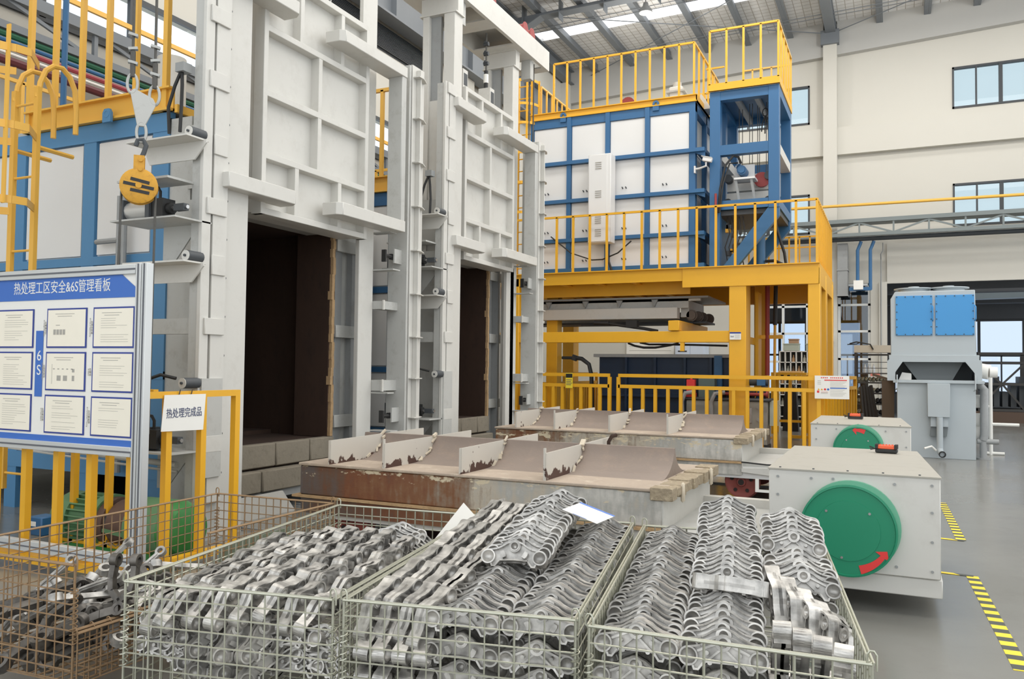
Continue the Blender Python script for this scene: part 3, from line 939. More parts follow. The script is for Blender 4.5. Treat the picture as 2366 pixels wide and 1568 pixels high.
def furnace_deck(name, label, base, s, dz, far):
    Y = lambda u: base+(u-5.38)*s
    yf = Y(5.86)
    z = 4.126+dz
    t = thing(name, label, 'railing', (-8, yf+1, z))
    MB().box(-8.75 if not far else -10.3, -6.52, yf-0.06, yf+0.02, z, z+0.025).box(-8.75 if not far else -10.3, -6.52, yf, yf+0.02, z, z+0.24).box(-8.75 if not far else -10.3, -6.52, yf-0.06, yf+0.02, z+0.22, z+0.24).build('deck_channel', YELL, t)
    B(-10.3, -6.5, yf+0.02, Y(8.7), z+0.0, z+0.04).build('deck_plate', GREYD, t)
    B(-6.5, -6.46, yf, Y(8.7), z-0.02, z+0.06).build('edge_angle', YELL, t)
    if not far:
        for k, x in enumerate((-8.72, -8.3, -7.87, -7.46, -7.05, -6.62)):
            ww = 0.06 if k in (0, 5) else 0.048
            MB().box(x-ww/2, x+ww/2, yf-0.03, yf+0.02, z+0.0 if k in (0, 5) else z+0.24, z+2.6).build('baluster', YELL, t)
        MB().box(-8.75, -6.6, yf-0.03, yf+0.02, z+2.55, z+2.6).build('top_rail', YELL, t)
    else:
        railing(t, (-10.3, yf-0.02, z+0.24), (-6.52, yf-0.02, z+0.24), 1.3, 9, w=0.05, mid=None)
    railing(t, (-10.25, yf, z+.04), (-10.25, Y(8.6), z+.04), 1.05, 6, w=0.045)
    railing(t, (-10.25, Y(8.6), z+.04), (-6.55, Y(8.6), z+.04), 1.05, 8, w=0.045)
    for k, (x, u) in enumerate(((-8.6, 7.6), (-7.1, 8.05))):
        mt = MB().lathe((x, Y(u), z+.045), (0, 0, 1), [(.24, 0), (.24, .06), (.2, .08), (.2, .42), (.15, .52), (.05, .55), (0, .55)], 18)
        o = mt.build('fan_motor', BLUE)
        tag(o, ('blue fan motor behind the pale exhaust pipe on %s' if k == 0 else 'blue fan motor beside the door tower on %s') % ('the nearer furnace deck' if not far else 'the farther furnace deck'), 'motor')
    return t
furnace_deck('deck_railing', 'tall yellow railing on the deck of the nearer furnace', 5.38, 1.0, 0.0, False)
furnace_deck('deck_railing', 'yellow railing on the farther furnace deck seen through the door frame', 9.69, 0.953, 0.07, True)
tag(MB().cyl((-8.05, 7.2, 4.175), (-8.05, 7.2, 5.35), 0.17, 18).build('exhaust_pipe', GREY), 'thick pale grey exhaust pipe standing on the nearer furnace deck', 'pipe')
tag(MB().cyl((-9.2, 6.6, 4.175), (-9.2, 6.6, 7.5), 0.035, 8).build('blue_pipe', BLUE), 'thin blue vertical pipe rising from the nearer furnace deck', 'pipe')
tag(MB().bar((XL+0.45, 1, 6.72), (XL+0.45, 18, 6.72), 0.05, 0.07).build('window_handrail', YELL), 'yellow handrail running along the high window strip', 'railing')

# caged ladder at the left end of the nearer furnace
ld = thing('caged_ladder', 'yellow caged ladder standing at the left end of the nearer furnace', 'ladder', (-7.9, 4.95, 0))
LX0, LX1, LY = -7.66, -7.33, 5.0
for x in (LX0, LX1):
    B(x-.03, x+.03, LY-.02, LY+.02, 0.4, 4.2).build('stile', YELL, ld)
    MB().tube([(x, LY, 4.1), (x, LY+.02, 4.25), (x, LY+.07, 4.38), (x, LY+.15, 4.45), (x, LY+.24, 4.46), (x, LY+.32, 4.4), (x, LY+.38, 4.28), (x, LY+.4, 4.1), (x, LY+.4, 3.85)], 0.026, 8).build('grab_loop', YELL, ld)
    for z in (3.63, 2.3):
        MB().tube([(x, LY, z), (x, LY+.38, z-.01)], 0.022, 6).build('stand_off', YELL, ld)
for k in range(6):
    MB().cyl((LX0, LY, 0.55+k*.7), (LX1, LY, 0.55+k*.7), 0.012, 6).build('rung', YELL, ld)
for z in (3.04, 3.71, 4.4):
    pts = [(LX1, LY, z)]+[((LX0+LX1)/2+0.42*math.cos(a), LY-0.25-0.4*math.sin(a), z) for a in [PI*i/10 for i in range(11)]]+[(LX0, LY, z)]
    m = MB()
    for p, q in zip(pts[:-1], pts[1:]):
        m.bar(p, q, 0.012, 0.07)
    m.build('cage_hoop', YELL, ld)
for a in (0.15, 0.5, 0.85):
    x, y = (LX0+LX1)/2+0.42*math.cos(PI*a), LY-0.25-0.4*math.sin(PI*a)
    B(x-.025, x+.025, y-.006, y+.006, 3.0, 4.6).build('cage_strap', YELL, ld)
# ================================================================== ELEVATED FURNACE ON ITS YELLOW PLATFORM
PF, QF = 16.6, 17.3            # front of the platform, front of the furnace on it
DZ = 3.69                      # deck level
pt = thing('steel_platform', 'yellow steel platform on thick columns carrying the blue framed furnace', 'platform', (-4.5, PF+2, 0))
B(-8.6, -1.30, PF, PF+0.02, 3.42, 3.69).build('front_beam', YEL, pt)
B(-3.93, -1.30, PF-.02, PF, 3.28, 3.69).build('front_beam', YEL, pt, bevel=0.004)
MB().box(-8.6, -1.28, PF-.07, PF+.02, 3.67, 3.69).build('beam_flange', YEL, pt)
B(-1.32, -1.29, PF, 20.5, 3.28, 3.69).build('side_beam', YEL, pt)
B(-8.6, -1.3, PF+.02, 20.5, 3.62, 3.68).build('deck_plate', YEL, pt)
for x in (-7.4, -6.6, -5.8, -5.0):
    MB().ibeam((x, PF+.02, 3.52), (x, 20.5, 3.52), 0.2, 0.12).build('joist', YEL, pt)
B(-8.6, -3.9, PF+.55, PF+.6, 3.2, 3.62).build('inner_beam', YEL, pt)
B(-8.6, -1.3, 20.3, 20.5, 3.2, 3.62).build('rear_beam', YEL, pt)
for k in range(4):
    B(-3.9, -1.32, PF+.3+k*.5, PF+.36+k*.5, 3.45, 3.6).build('joist', YEL, pt)
for (a, b, y0, y1) in ((-2.99, -2.66, PF, PF+.45), (-1.5, -1.28, PF, PF+.35), (-1.52, -1.28, PF+1.6, PF+1.95), (-1.52, -1.28, 20.1, 20.45), (-3.0, -2.7, 19.9, 20.3), (-2.95, -2.75, PF+.9, PF+1.15), (-7.32, -7.05, 17.5, 17.8), (-7.95, -7.62, PF, PF+.4), (-7.9, -7.6, 20.0, 20.4)):
    c = B(a, b, y0, y1, 0, 3.6).build('column', YEL, pt, bevel=0.01)
    B(a-.06, b+.06, y0-.06, y1+.06, 0, 0.025).build('base_plate', YEL, c)
B(-8.3, -2.99, PF+.02, PF+.25, 2.16, 2.39).build('lower_beam', YEL, pt, bevel=0.006)
B(-4.22, -3.99, PF-.02, PF+2.8, 2.4, 2.61).build('stub_beam', YEL, pt, bevel=0.01)
B(-3.98, -3.9, PF+.03, PF+.1, 1.98, 2.16).build('hanger_block', YEL, pt)
B(-3.0, -2.96, PF+.5, 20, 2.2, 2.36).build('lower_beam', YEL, pt)
# its railings
rl = thing('platform_railing', 'yellow railing round the platform in front of the blue and white furnace', 'railing', (-4.5, PF, DZ))
railing(rl, (-8.25, PF-.02, DZ), (-1.33, PF-.02, DZ), 1.22, 18, YEL, 0.045)
railing(rl, (-1.33, PF-.02, DZ), (-1.33, 20.4, DZ), 1.22, 15, YEL, 0.045, first=False)
railing(rl, (-3.2, 20.4, DZ), (-1.33, 20.4, DZ), 1.1, 8, YEL, 0.035, mid=0.85, last=False)
B(-1.345, -1.32, PF, 20.4, DZ, DZ+.14).build('toe_board', YEL, rl)
tag(B(-2.97, -2.75, PF-.035, PF-.02, 2.21, 2.36).build('number_plate', PAPER), 'small white number plate on the thick yellow platform column', 'sign')
np_ = bpy.data.objects['number_plate']
np_['org'] = tuple(np_.location)
B(-2.97, -2.75, PF-.037, PF-.035, 2.33, 2.36).build('blue_band', FRAMEB, np_)
text('060', PRINTD, np_, (-2.92, PF-.037, 2.27), (1, 0, 0), (0, 0, 1), 0.045)
for k in range(4):
    B(-2.87, -2.77, PF-.037, PF-.035, 2.24+k*.02, 2.245+k*.02).build('print_line', PRINT, np_)

# furnace box
qf = thing('elevated_furnace', 'large white panelled furnace with blue frame raised on the yellow platform', 'furnace', (-5.8, QF+1.2, DZ))
B(-7.6, -3.95, QF+.03, QF+2.4, DZ, 7.2).build('casing', WHITEP, qf)
vx = [(-7.68, -7.6), (-6.76, -6.66), (-5.84, -5.74), (-4.93, -4.83), (-3.96, -3.83)]
hz = [(7.13, 7.34), (6.24, 6.32), (5.36, 5.44), (4.46, 4.54), (DZ, 3.86)]
for i, (a, b) in enumerate(vx):
    B(a, b, QF-.05 if 0 < i < 4 else QF-.024, QF+.05, DZ, 7.335).build('frame_post', BLUE, qf)
B(-7.68, -3.83, QF-.02, QF+.05, 7.14, 7.34).build('frame_rail', BLUE, qf)
for a, b in hz[1:]:
    B(-7.82, -3.62, QF-.1, QF+.05, a, b).build('frame_rail', BLUE, qf)
    B(-3.83, -3.62, QF+.05, QF+2.4, a, b).build('side_rail', BLUE, qf)
    MB().prism([(0, 0), (-.25, 0), (0, -.1)], (-3.62, QF-.02, a), (1, 0, 0), (0, 0, 1), (0, .01, 0)).build('gusset', BLUE, qf)
for (a, b), (c, d) in zip(vx[:-1], vx[1:]):
    for (z1, _), (_, z0) in zip(hz[:-1], hz[1:]):
        p = B(b+.012, c-.012, QF+.005, QF+.032, z0+.012, z1-.012).build('panel', WHITEP, qf)
        if (c > -5.2 or b < -6.5) and z0 < 6:
            kb = MB().cyl((b+.3, QF+.005, z0+.16), (b+.3, QF-.05, z0+.18), .014, 6).cyl((b+.38, QF+.005, z0+.16), (b+.38, QF-.05, z0+.18), .014, 6)
            kb.build('probe', CHARC, p, kind='stuff')
for y0, y1 in ((QF+.05, QF+.16), (QF+1.1, QF+1.2), (QF+2.3, QF+2.4)):
    B(-3.95, -3.83, y0, y1, DZ, 7.34).build('side_post', BLUE, qf)
B(-3.95, -3.83, QF+.05, QF+2.4, 7.14, 7.34).build('side_rail', BLUE, qf)
for (z1, _), (_, z0) in zip(hz[:-1], hz[1:]):
    B(-3.955, -3.93, QF+.17, QF+1.09, z0+.01, z1-.01).build('side_panel', GREY, qf)
for x in (-6.86, -4.69):
    m = MB()
    m.ring((x, QF-.05, 7.39), (x, QF-.02, 7.39), .075, .03, 12)
    m.box(x-.07, x+.07, QF-.053, QF-.026, 7.24, 7.36)
    m.build('lifting_lug', BLUE, qf)
# control cabinet on the furnace face
cb = thing('control_cabinet', 'tall narrow white cabinet with louvred vents on the blue framed furnace', 'cabinet', (-5.85, QF-.25, 4.36))
B(-6.1, -5.58, QF-.42, QF-.1, 4.36, 6.31).build('cabinet_body', WHITEP, cb, bevel=0.01)
B(-6.08, -5.66, QF-.435, QF-.42, 4.38, 6.29).build('cabinet_door', WHITEP, cb, bevel=0.004)
for z in (5.98, 5.35, 4.78, 4.5):
    for k in range(4):
        B(-5.93, -5.79, QF-.447, QF-.435, z+k*.045, z+k*.045+.014).build('vent', PRINT, cb)
tag(MB().tube([(-7.1, QF-.12, 4.6), (-6.6, QF-.13, 4.2), (-6.1, QF-.14, 4.02), (-5.85, QF-.14, 4.02), (-5.5, QF-.13, 4.15), (-5.2, QF-.12, 4.4)], 0.016, 6).build('cable', BLACK), 'black cable sagging beneath the tall white vented cabinet', 'cable')
tag(MB().tube([(-5.72, QF-.2, 4.36), (-5.7, QF-.2, 4.0), (-5.6, QF-.2, 3.72)], 0.025, 6).build('cable', BLACK), 'thick black cable dropping straight from the white vented cabinet', 'cable')
# camera on the frame
cc = thing('security_camera', 'white bullet security camera on the side of the blue furnace frame', 'camera', (-3.65, QF-.05, 5.9))
MB().cbox((-3.55, QF-.12, 6.03), (.2, .09, .09), Matrix.Rotation(.25, 3, 'Y')).build('camera_body', WHITEP, cc, bevel=0.01)
MB().cbox((-3.56, QF-.12, 6.085), (.23, .11, .012), Matrix.Rotation(.25, 3, 'Y')).build('sun_shield', WHITEP, cc)
MB().tube([(-3.58, QF-.12, 5.98), (-3.58, QF-.12, 5.9), (-3.72, QF-.08, 5.87), (-3.82, QF-.05, 5.87)], .022, 6).box(-3.84, -3.81, QF-.1, QF, 5.78, 5.93).build('bracket', WHITEP, cc)

# walkway railing on top of the furnace
tr = thing('roof_railing', 'yellow railing on the flat roof of the raised furnace under the rafters', 'railing', (-5.8, QF, 7.34))
MB().box(-7.68, -3.8, QF-.06, QF, 7.34, 7.36).box(-7.68, -3.8, QF-.02, QF, 7.34, 7.5).box(-7.68, -3.8, QF-.06, QF, 7.48, 7.5).build('edge_channel', YEL, tr)
B(-7.68, -3.8, QF, QF+2.5, 7.34, 7.38).build('deck_plate', GREYD, tr)
B(-3.82, -3.8, QF-.02, QF+2.5, 7.34, 7.5).build('edge_channel', YEL, tr)
railing(tr, (-7.1, QF-.03, 7.5), (-3.86, QF-.03, 7.5), 1.12, 10, YEL, 0.04, last=False)
railing(tr, (-3.86, QF-.03, 7.5), (-3.86, QF+2.4, 7.5), 1.12, 5, YEL, 0.04)
railing(tr, (-7.6, QF+2.4, 7.4), (-3.86, QF+2.4, 7.4), 0.9, 14, YELL, 0.035, last=False)
railing(tr, (-7.6, QF+.4, 7.4), (-7.6, QF+2.4, 7.4), 0.9, 6, YELL, 0.035, last=False)
MB().bar((-3.86, QF+1.2, 8.45), (-3.45, QF+1.2, 8.45), .035, .035).bar((-3.86, QF+1.2, 7.9), (-3.45, QF+1.2, 7.9), .035, .035).build('link_rail', YEL, tr)
sh = thing('rope_sheave', 'dark red sheave wheel standing on the raised furnace roof', 'sheave', (-5.55, QF+.7, 7.38))
MB().box(-5.72, -5.34, QF+.55, QF+.85, 7.38, 7.5).build('pedestal', GREY, sh)
MB().cyl((-5.53, QF+.6, 7.68), (-5.53, QF+.68, 7.68), .17, 20).cyl((-5.53, QF+.74, 7.68), (-5.53, QF+.8, 7.68), .17, 20).build('wheel', REDD, sh)
MB().cyl((-5.53, QF+.56, 7.68), (-5.53, QF+.84, 7.68), .035, 10).build('axle', CHARC, sh)
dv = thing('hoist_drive', 'pale hoist drive housing on the raised furnace roof beside the red sheave', 'machine', (-4.5, QF+.9, 7.38))
MB().prism([(-.95, 0), (.75, 0), (.55, .34), (-.2, .3), (-.95, .16)], (-4.4, QF+.7, 7.38), (1, 0, 0), (0, 0, 1), (0, .5, 0)).build('housing', GREY, dv)
B(-4.6, -4.3, QF+.75, QF+1.05, 7.6, 8.0).build('gear_box', GREY, dv, bevel=0.02)
MB().box(-4.66, -4.24, QF+.7, QF+1.1, 7.86, 7.9).cyl((-4.45, QF+.9, 8.0), (-4.45, QF+.9, 8.12), .1, 12).build('cap', GREYD, dv)
fan2 = MB().lathe((-6.35, QF+1.0, 7.38), (0, 0, 1), [(.24, 0), (.24, .2), (.22, .24), (.1, .26), (0, .26)], 18)
tag(fan2.build('roof_vent', YEL), 'low round yellow vent on the raised furnace roof behind the railing', 'vent')

# caged ladder at the far left of it
cl = thing('caged_ladder', 'yellow caged ladder climbing the left end of the raised furnace', 'ladder', (-7.95, QF+.1, DZ))
for x in (-8.1, -7.75):
    B(x-.025, x+.025, QF+.18, QF+.23, DZ, 8.45).build('stile', YEL, cl)
for k in range(16):
    MB().cyl((-8.1, QF+.2, DZ+.25+k*.29), (-7.75, QF+.2, DZ+.25+k*.29), .014, 6).build('rung', YEL, cl)
for z in (5.2, 5.9, 6.6, 7.3, 7.75, 8.3):
    pts = [(-7.93+.38*math.cos(a), QF+.15-.42*math.sin(a), z) for a in [PI*i/10 for i in range(11)]]
    m = MB()
    for p, q in zip(pts[:-1], pts[1:]):
        m.bar(p, q, 0.012, 0.06)
    m.build('cage_hoop', YEL, cl)
for a in (0.0, 0.3, 0.5, 0.7, 1.0):
    x, y = -7.93+.38*math.cos(PI*a), QF+.15-.42*math.sin(PI*a)
    B(x-.025, x+.025, y-.006, y+.006, 5.1, 8.35).build('cage_strap', YEL, cl)

# lift tower beside it
tw = thing('lift_tower', 'blue open steel lift tower with a diagonal brace beside the raised furnace', 'tower', (-2.8, QF+.9, DZ))
TD = 2.0
for (a, b) in ((-3.53, -3.31), (-2.33, -2.12)):
    B(a, b, QF, QF+.22, DZ if a < -3 else 4.95, 7.5).build('post', BLUE, tw, bevel=0.006)
    B(a, b, QF+TD, QF+TD+.22, DZ if a < -3 else 4.95, 7.5).build('post', BLUE, tw)
for y in (QF, QF+TD):
    B(-3.31, -2.33, y+.01, y+.2, 7.3, 7.5).build('cross_beam', BLUE, tw)
    B(-3.31, -2.33, y+.01, y+.2, 6.13, 6.34).build('cross_beam', BLUE, tw)
    B(-3.31, -2.33, y+.01, y+.2, 4.97, 5.16).build('cross_beam', BLUE, tw)
for (a, b) in ((-3.53, -3.33), (-2.32, -2.12)):
    for z0, z1 in ((7.3, 7.5), (6.1, 6.3), (4.97, 5.16)):
        B(a, b, QF+.22, QF+TD, z0, z1).build('side_beam', BLUE if z0 != 6.1 else GREY, tw)
B(-3.5, -3.36, QF+.9, QF+1.1, DZ, 7.3).build('rear_post', BLUE, tw)
B(-3.55, -3.34, QF+.22, QF+TD, DZ, 5.0).build('side_plate', BLUE, tw)
B(-3.5, -2.14, QF+.05, QF+TD+.15, 7.44, 7.5).build('top_plate', BLUE, tw)
for x in (-3.0, -2.6):
    B(x-.04, x+.04, QF+.2, QF+TD, 7.3, 7.44).build('joist', STEELG, tw)
for y in (QF+.02, QF+TD-.1):
    MB().prism([(-3.31, DZ), (-3.02, DZ), (-2.12, 4.78), (-2.12, 4.97), (-2.33, 4.97)], (0, y, 0), (1, 0, 0), (0, 0, 1), (0, .16, 0)).build('brace', BLUE, tw)
B(-3.35, -2.15, QF+.1, QF+TD, 4.86, 4.96).build('floor_plate', CHARC, tw)
for k, x in enumerate((-3.05, -2.98, -2.83, -2.77, -2.66, -2.62, -2.48, -2.44)):
    MB().cyl((x, QF+.8, 5.5), (x, QF+.8, 7.4), .008, 5).build('hoist_rope', ROPE, tw)
tm = thing('lift_machine', 'white lift machine with blue motor inside the open blue tower', 'machine', (-2.8, QF+.6, 4.97))
B(-3.3, -2.34, QF+.75, QF+.95, 5.5, 5.85).build('carriage', GREY, tm)
B(-3.3, -2.34, QF+.7, QF+.9, 5.3, 5.45).build('rail_beam', GREY, tm)
B(-3.3, -2.34, QF+.8, QF+1.0, 5.16, 5.3).build('lower_rail', CHARC, tm)
B(-3.05, -2.62, QF+.15, QF+.55, 5.62, 5.66).build('motor_plate', WHITEP, tm)
B(-3.08, -2.68, QF+.5, QF+.54, 5.62, 6.0).build('back_plate', WHITEP, tm)
for x in (-3.02, -2.7):
    MB().bar((x, QF+.2, 5.62), (x+.1, QF+.25, 4.97), .05, .05).build('leg', STEELG, tm)
MB().cyl((-2.9, QF+.18, 5.82), (-2.9, QF+.5, 5.82), .1, 14).cyl((-2.9, QF+.15, 5.82), (-2.9, QF+.18, 5.82), .07, 12).cyl((-2.98, QF+.3, 5.9), (-2.98, QF+.42, 5.97), .05, 10).build('blue_motor', BLUE, tm)
MB().cyl((-2.55, QF+.6, 5.68), (-2.55, QF+.68, 5.68), .16, 18).build('red_pulley', REDD, tm)
for x in (-2.4, -3.25):
    for z in (5.75, 5.22):
        MB().cyl((x, QF+.55, z), (x, QF+.75, z), .09, 14).build('roller', CHARC, tm)
MB().tube([(-3.33, QF-.05, 4.9), (-3.3, QF-.05, 5.4), (-3.2, QF, 5.9), (-3.05, QF+.05, 6.1), (-2.95, QF+.1, 6.08), (-2.9, QF+.15, 5.95)], .025, 7).build('hose', BLACK, tm)
MB().tube([(-3.3, QF-.08, 4.9), (-3.24, QF-.05, 5.5), (-3.12, QF+.05, 5.95), (-2.98, QF+.2, 5.98)], .018, 7).build('hose', BLACK, tm)
MB().cyl((-3.38, QF-.1, 4.85), (-3.38, QF-.1, 5.3), .025, 8).build('red_tube', REDD, tm)
hk = MB()
hk.tube([(-2.5+.06*math.cos(i*.785), QF+.8, 7.18+.09*math.sin(i*.785)) for i in range(8)], .012, 5, closed=True)
random.seed(11)
for k in range(5):
    hk.tube([(-2.5, QF+.78, 7.1), (-2.56+.06*k, QF+.76, 6.92), (-2.5+.07*(k-1), QF+.74, 6.75-.05*(k % 2))], .014, 5)
tag(hk.build('hanging_hook', BLACK), 'tangled black hook and wires hanging in the top of the blue tower', 'hook')
hc = thing('hydraulic_cylinder', 'blue vertical cylinder with black hose behind the tower brace', 'cylinder', (-2.6, QF+.9, DZ))
MB().cyl((-2.62, QF+.9, DZ+.1), (-2.62, QF+.9, 4.86), .11, 16).build('barrel', BLUE, hc)
MB().cyl((-2.62, QF+.9, DZ), (-2.62, QF+.9, DZ+.1), .05, 12).build('rod', CHROME, hc)
MB().tube([(-2.5, QF+.85, 3.95), (-2.3, QF+.8, 3.95), (-2.12, QF+.75, 3.85), (-2.05, QF+.75, 3.72)], .035, 8).tube([(-2.05, QF+.75, 3.72), (-2.1, QF+.75, 4.1), (-2.25, QF+.75, 4.6), (-2.3, QF+.75, 4.9)], .03, 8).build('hose', BLACK, hc)
random.seed(21)
vb = thing('valve_cluster', 'black valves and wires beneath the lift machine in the tower', 'valve', (-3.1, QF+.3, 3.9))
for k in range(9):
    x, z = random.uniform(-3.25, -2.9), random.uniform(4.05, 4.8)
    MB().cbox((x, QF+.3, z), (random.uniform(.05, .13), .1, random.uniform(.05, .12))).build('valve', CHARC if k % 3 else YEL, vb)
for k in range(5):
    x = -3.2+.08*k
    MB().tube([(x, QF+.25, 4.85), (x+.05, QF+.22, 4.5), (x-.04, QF+.2, 4.2), (x+.03, QF+.25, 3.75)], .013, 5).build('wire', BLACK, vb)
# tower top railing
tt = thing('tower_railing', 'yellow railing crowning the open blue lift tower', 'railing', (-2.8, QF+1, 7.5))
MB().box(-3.55, -2.1, QF-.04, QF, 7.5, 7.66).box(-3.55, -2.1, QF-.07, QF, 7.5, 7.52).build('edge_channel', YEL, tt)
B(-2.12, -2.1, QF, QF+TD+.2, 7.5, 7.66).build('edge_channel', YEL, tt)
railing(tt, (-3.53, QF-.02, 7.64), (-2.13, QF-.02, 7.64), 1.16, 4, YEL, 0.04)
railing(tt, (-2.13, QF-.02, 7.64), (-2.13, QF+TD+.2, 7.64), 1.16, 5, YEL, 0.04, first=False)
railing(tt, (-3.2, QF+TD+.2, 7.6), (-2.13, QF+TD+.2, 7.6), 1.05, 5, YELL, 0.035, last=False)
railing(tt, (-3.53, QF-.02, 7.6), (-3.53, QF+.9, 7.6), .42, 2, YELL, 0.03, first=False)

# trolley hung below the deck
WHEELD = paint('oily_wheel', (104, 92, 82), 0.5, 0.3, var=0.2)
tl = thing('furnace_trolley', 'grey wheeled trolley carriage parked under the yellow deck', 'trolley', (-5.5, 18.2, 2.6))
B(-8.0, -3.55, 17.3, 19.3, 3.13, 3.17).build('top_plate', STEELG, tl)
B(-8.0, -4.0, 17.45, 17.5, 2.93, 3.13).build('apron', GREYD, tl)
B(-8.0, -3.75, 17.45, 17.55, 3.08, 3.13).build('apron_lip', GREY, tl)
for x in (-7.3, -6.4, -5.6, -4.8):
    MB().prism([(0, 0), (.14, 0), (.07, -.16)], (x, 17.38, 3.12), (1, 0, 0), (0, 0, 1), (0, .06, 0)).build('gusset', STEELG, tl)
B(-8.0, -4.22, 17.35, 17.6, 2.7, 2.94).build('side_beam', GREY, tl, bevel=0.006)
B(-8.0, -4.2, 19.0, 19.2, 2.7, 2.94).build('side_beam', GREYD, tl)
B(-4.2, -4.02, 17.6, 19.1, 2.74, 3.1).build('end_beam', GREYD, tl)
for y in (17.6, 18.1, 18.45, 19.0):
    MB().cyl((-3.98+.06*(y-17.6), y, 2.78), (-3.98+.06*(y-17.6), y+.06, 2.78), .10, 18).cyl((-3.98+.06*(y-17.6), y+.06, 2.78), (-3.98+.06*(y-17.6), y+.08, 2.78), .125, 18).build('wheel', WHEELD, tl)
MB().bar((-6.6, 17.9, 2.62), (-4.0, 17.9, 2.62), .1, .06).build('rod', CHARC, tl)
B(-8.0, -3.7, 17.9, 18.8, 2.62, 2.66).build('under_frame', CHARC, tl)
kk = MB().cyl((-6.05, 17.2, 2.62), (-5.7, 17.2, 2.6), .05, 10).box(-5.3, -5.05, 17.15, 17.3, 2.5, 2.66)
kk.tube([(-5.7, 17.2, 2.6), (-5.4, 17.2, 2.55), (-4.9, 17.2, 2.48), (-4.6, 17.2, 2.42)], .035, 7)
tag(kk.build('hydraulic_hose', BLACK), 'black hydraulic fittings and hose below the grey trolley', 'hose')
hs = MB().tube([(-5.2, 17.0, 2.16), (-5.05, 17.0, 2.1), (-4.85, 17.0, 2.06), (-4.6, 17.0, 2.06), (-4.35, 17.0, 2.1), (-4.1, 17.0, 2.15)], .024, 7).tube([(-4.95, 17.05, 2.17), (-4.75, 17.05, 2.13), (-4.4, 17.05, 2.13), (-3.8, 17.05, 2.12), (-3.1, 17.05, 2.1)], .022, 7)
tag(hs.build('hanging_hose', BLACK), 'black hoses sagging beneath the lower yellow beam', 'hose')

# quench tank
qt = thing('quench_tank', 'dark navy ribbed quench tank under the yellow platform', 'tank', (-4.5, 18, 0))
B(-6.0, -3.15, 17.45, 19.2, 0.0, 1.86).build('tank_wall', NAVY, qt)
B(-6.1, -3.05, 17.33, 19.3, 1.86, 1.93).build('rim', STEELG, qt)
for x in (-5.35, -4.7, -4.05, -3.5):
    B(x-.025, x+.025, 17.34, 17.46, 0, 1.86).build('rib', NAVY, qt)
B(-6.0, -3.15, 17.36, 17.46, 1.0, 1.05).build('rib', NAVY, qt)
B(-3.42, -3.26, 17.3, 17.4, 0, 1.9).build('corner_post', BLUE, qt)
pp = MB().cyl((-7.2, 18.2, 1.85), (-6.9, 18.2, 1.85), .035, 8).cyl((-6.9, 18.2, 1.79), (-6.86, 18.2, 1.91), .07, 10).tube([(-6.86, 18.2, 1.85), (-6.7, 18.2, 1.83), (-6.5, 18.15, 1.7), (-6.42, 18.1, 1.45), (-6.4, 18.1, 0.9), (-6.38, 18.1, 0.1)], .05, 8)
tag(pp.build('drain_pipe', CHARC), 'dark bent pipe with flange left of the navy tank', 'pipe')

# hydraulic unit behind the fence
hu = thing('hydraulic_unit', 'grey hydraulic power unit with red accumulator behind the yellow fence', 'machine', (-3.1, 17.0, 0))
HT = paint('tank_grey', (150, 150, 144), 0.45, 0.2, var=0.1, scale=3)
B(-3.9, -2.28, 16.85, 17.32, 0.12, 0.98).build('tank', HT, hu, bevel=0.01)
B(-3.95, -2.22, 16.8, 17.33, 0.98, 1.04).build('tank_lid', CHARC, hu, bevel=0.02)
for i in range(6):
    for j in range(3):
        x, z = -3.75+i*.26, .25+j*.24+(.12 if i % 2 else 0)
        MB().cbox((x, 16.845, z), (.09, .02, .05), Matrix.Rotation(.6, 3, 'Y')).build('stud_plate', STEELG, hu)
B(-2.65, -2.58, 16.83, 16.85, .55, .85).build('level_gauge', CHROME, hu)
MB().box(-3.92, -3.72, 16.86, 17.02, 1.04, 1.12).box(-3.9, -3.73, 16.87, 17.0, 1.12, 1.4).cyl((-3.815, 16.93, 1.4), (-3.815, 16.93, 1.47), .025, 8).build('red_accumulator', RED, hu)
B(-3.68, -3.35, 17.0, 17.25, 1.04, 1.45).build('oil_cooler', paint('cooler_green_grey', (92, 108, 104), 0.5), hu)
B(-2.95, -2.66, 16.85, 16.92, 1.02, 1.26).build('gauge_block', BLUE, hu)
MB().cyl((-2.81, 16.85, 1.2), (-2.81, 16.82, 1.2), .09, 18).build('pressure_gauge', PAPER, hu)
MB().cyl((-3.3, 16.95, 1.12), (-2.3, 16.95, 1.12), .035, 10).cyl((-2.32, 16.95, 1.12), (-2.28, 16.95, 1.12), .07, 10).build('red_pipe', REDD, hu)
random.seed(8)
for k in range(10):
    x = -3.3+k*.1
    MB().cyl((x, 17.05, 1.04), (x+.05, 17.0, 1.04+random.uniform(.15, .4)), random.uniform(.03, .07), 10).build('valve', CHARC if k % 4 else BLUE, hu)
MB().cyl((-2.75, 17.1, 1.38), (-2.3, 17.1, 1.38), .09, 14).build('pump_motor', CHARC, hu)
B(-2.5, -2.34, 16.95, 17.1, 1.3, 1.46).build('blue_valve', BLUE, hu)
for x in (-3.95, -3.35):
    MB().tube([(x+.25, 16.8, 1.15), (x+.05, 16.76, 1.12), (x-.02, 16.74, .95), (x, 16.74, .5), (x+.08, 16.74, .1)], .045, 8).build('grey_hose', STEELG, hu)
B(-2.26, -2.1, 17.0, 17.25, .5, 1.0).build('side_box', paint('pale_green_grey', (196, 204, 190), 0.5), hu)
for x in (-3.85, -2.35):
    B(x, x+.08, 16.9, 17.3, 0, .12).build('foot', CHARC, hu)

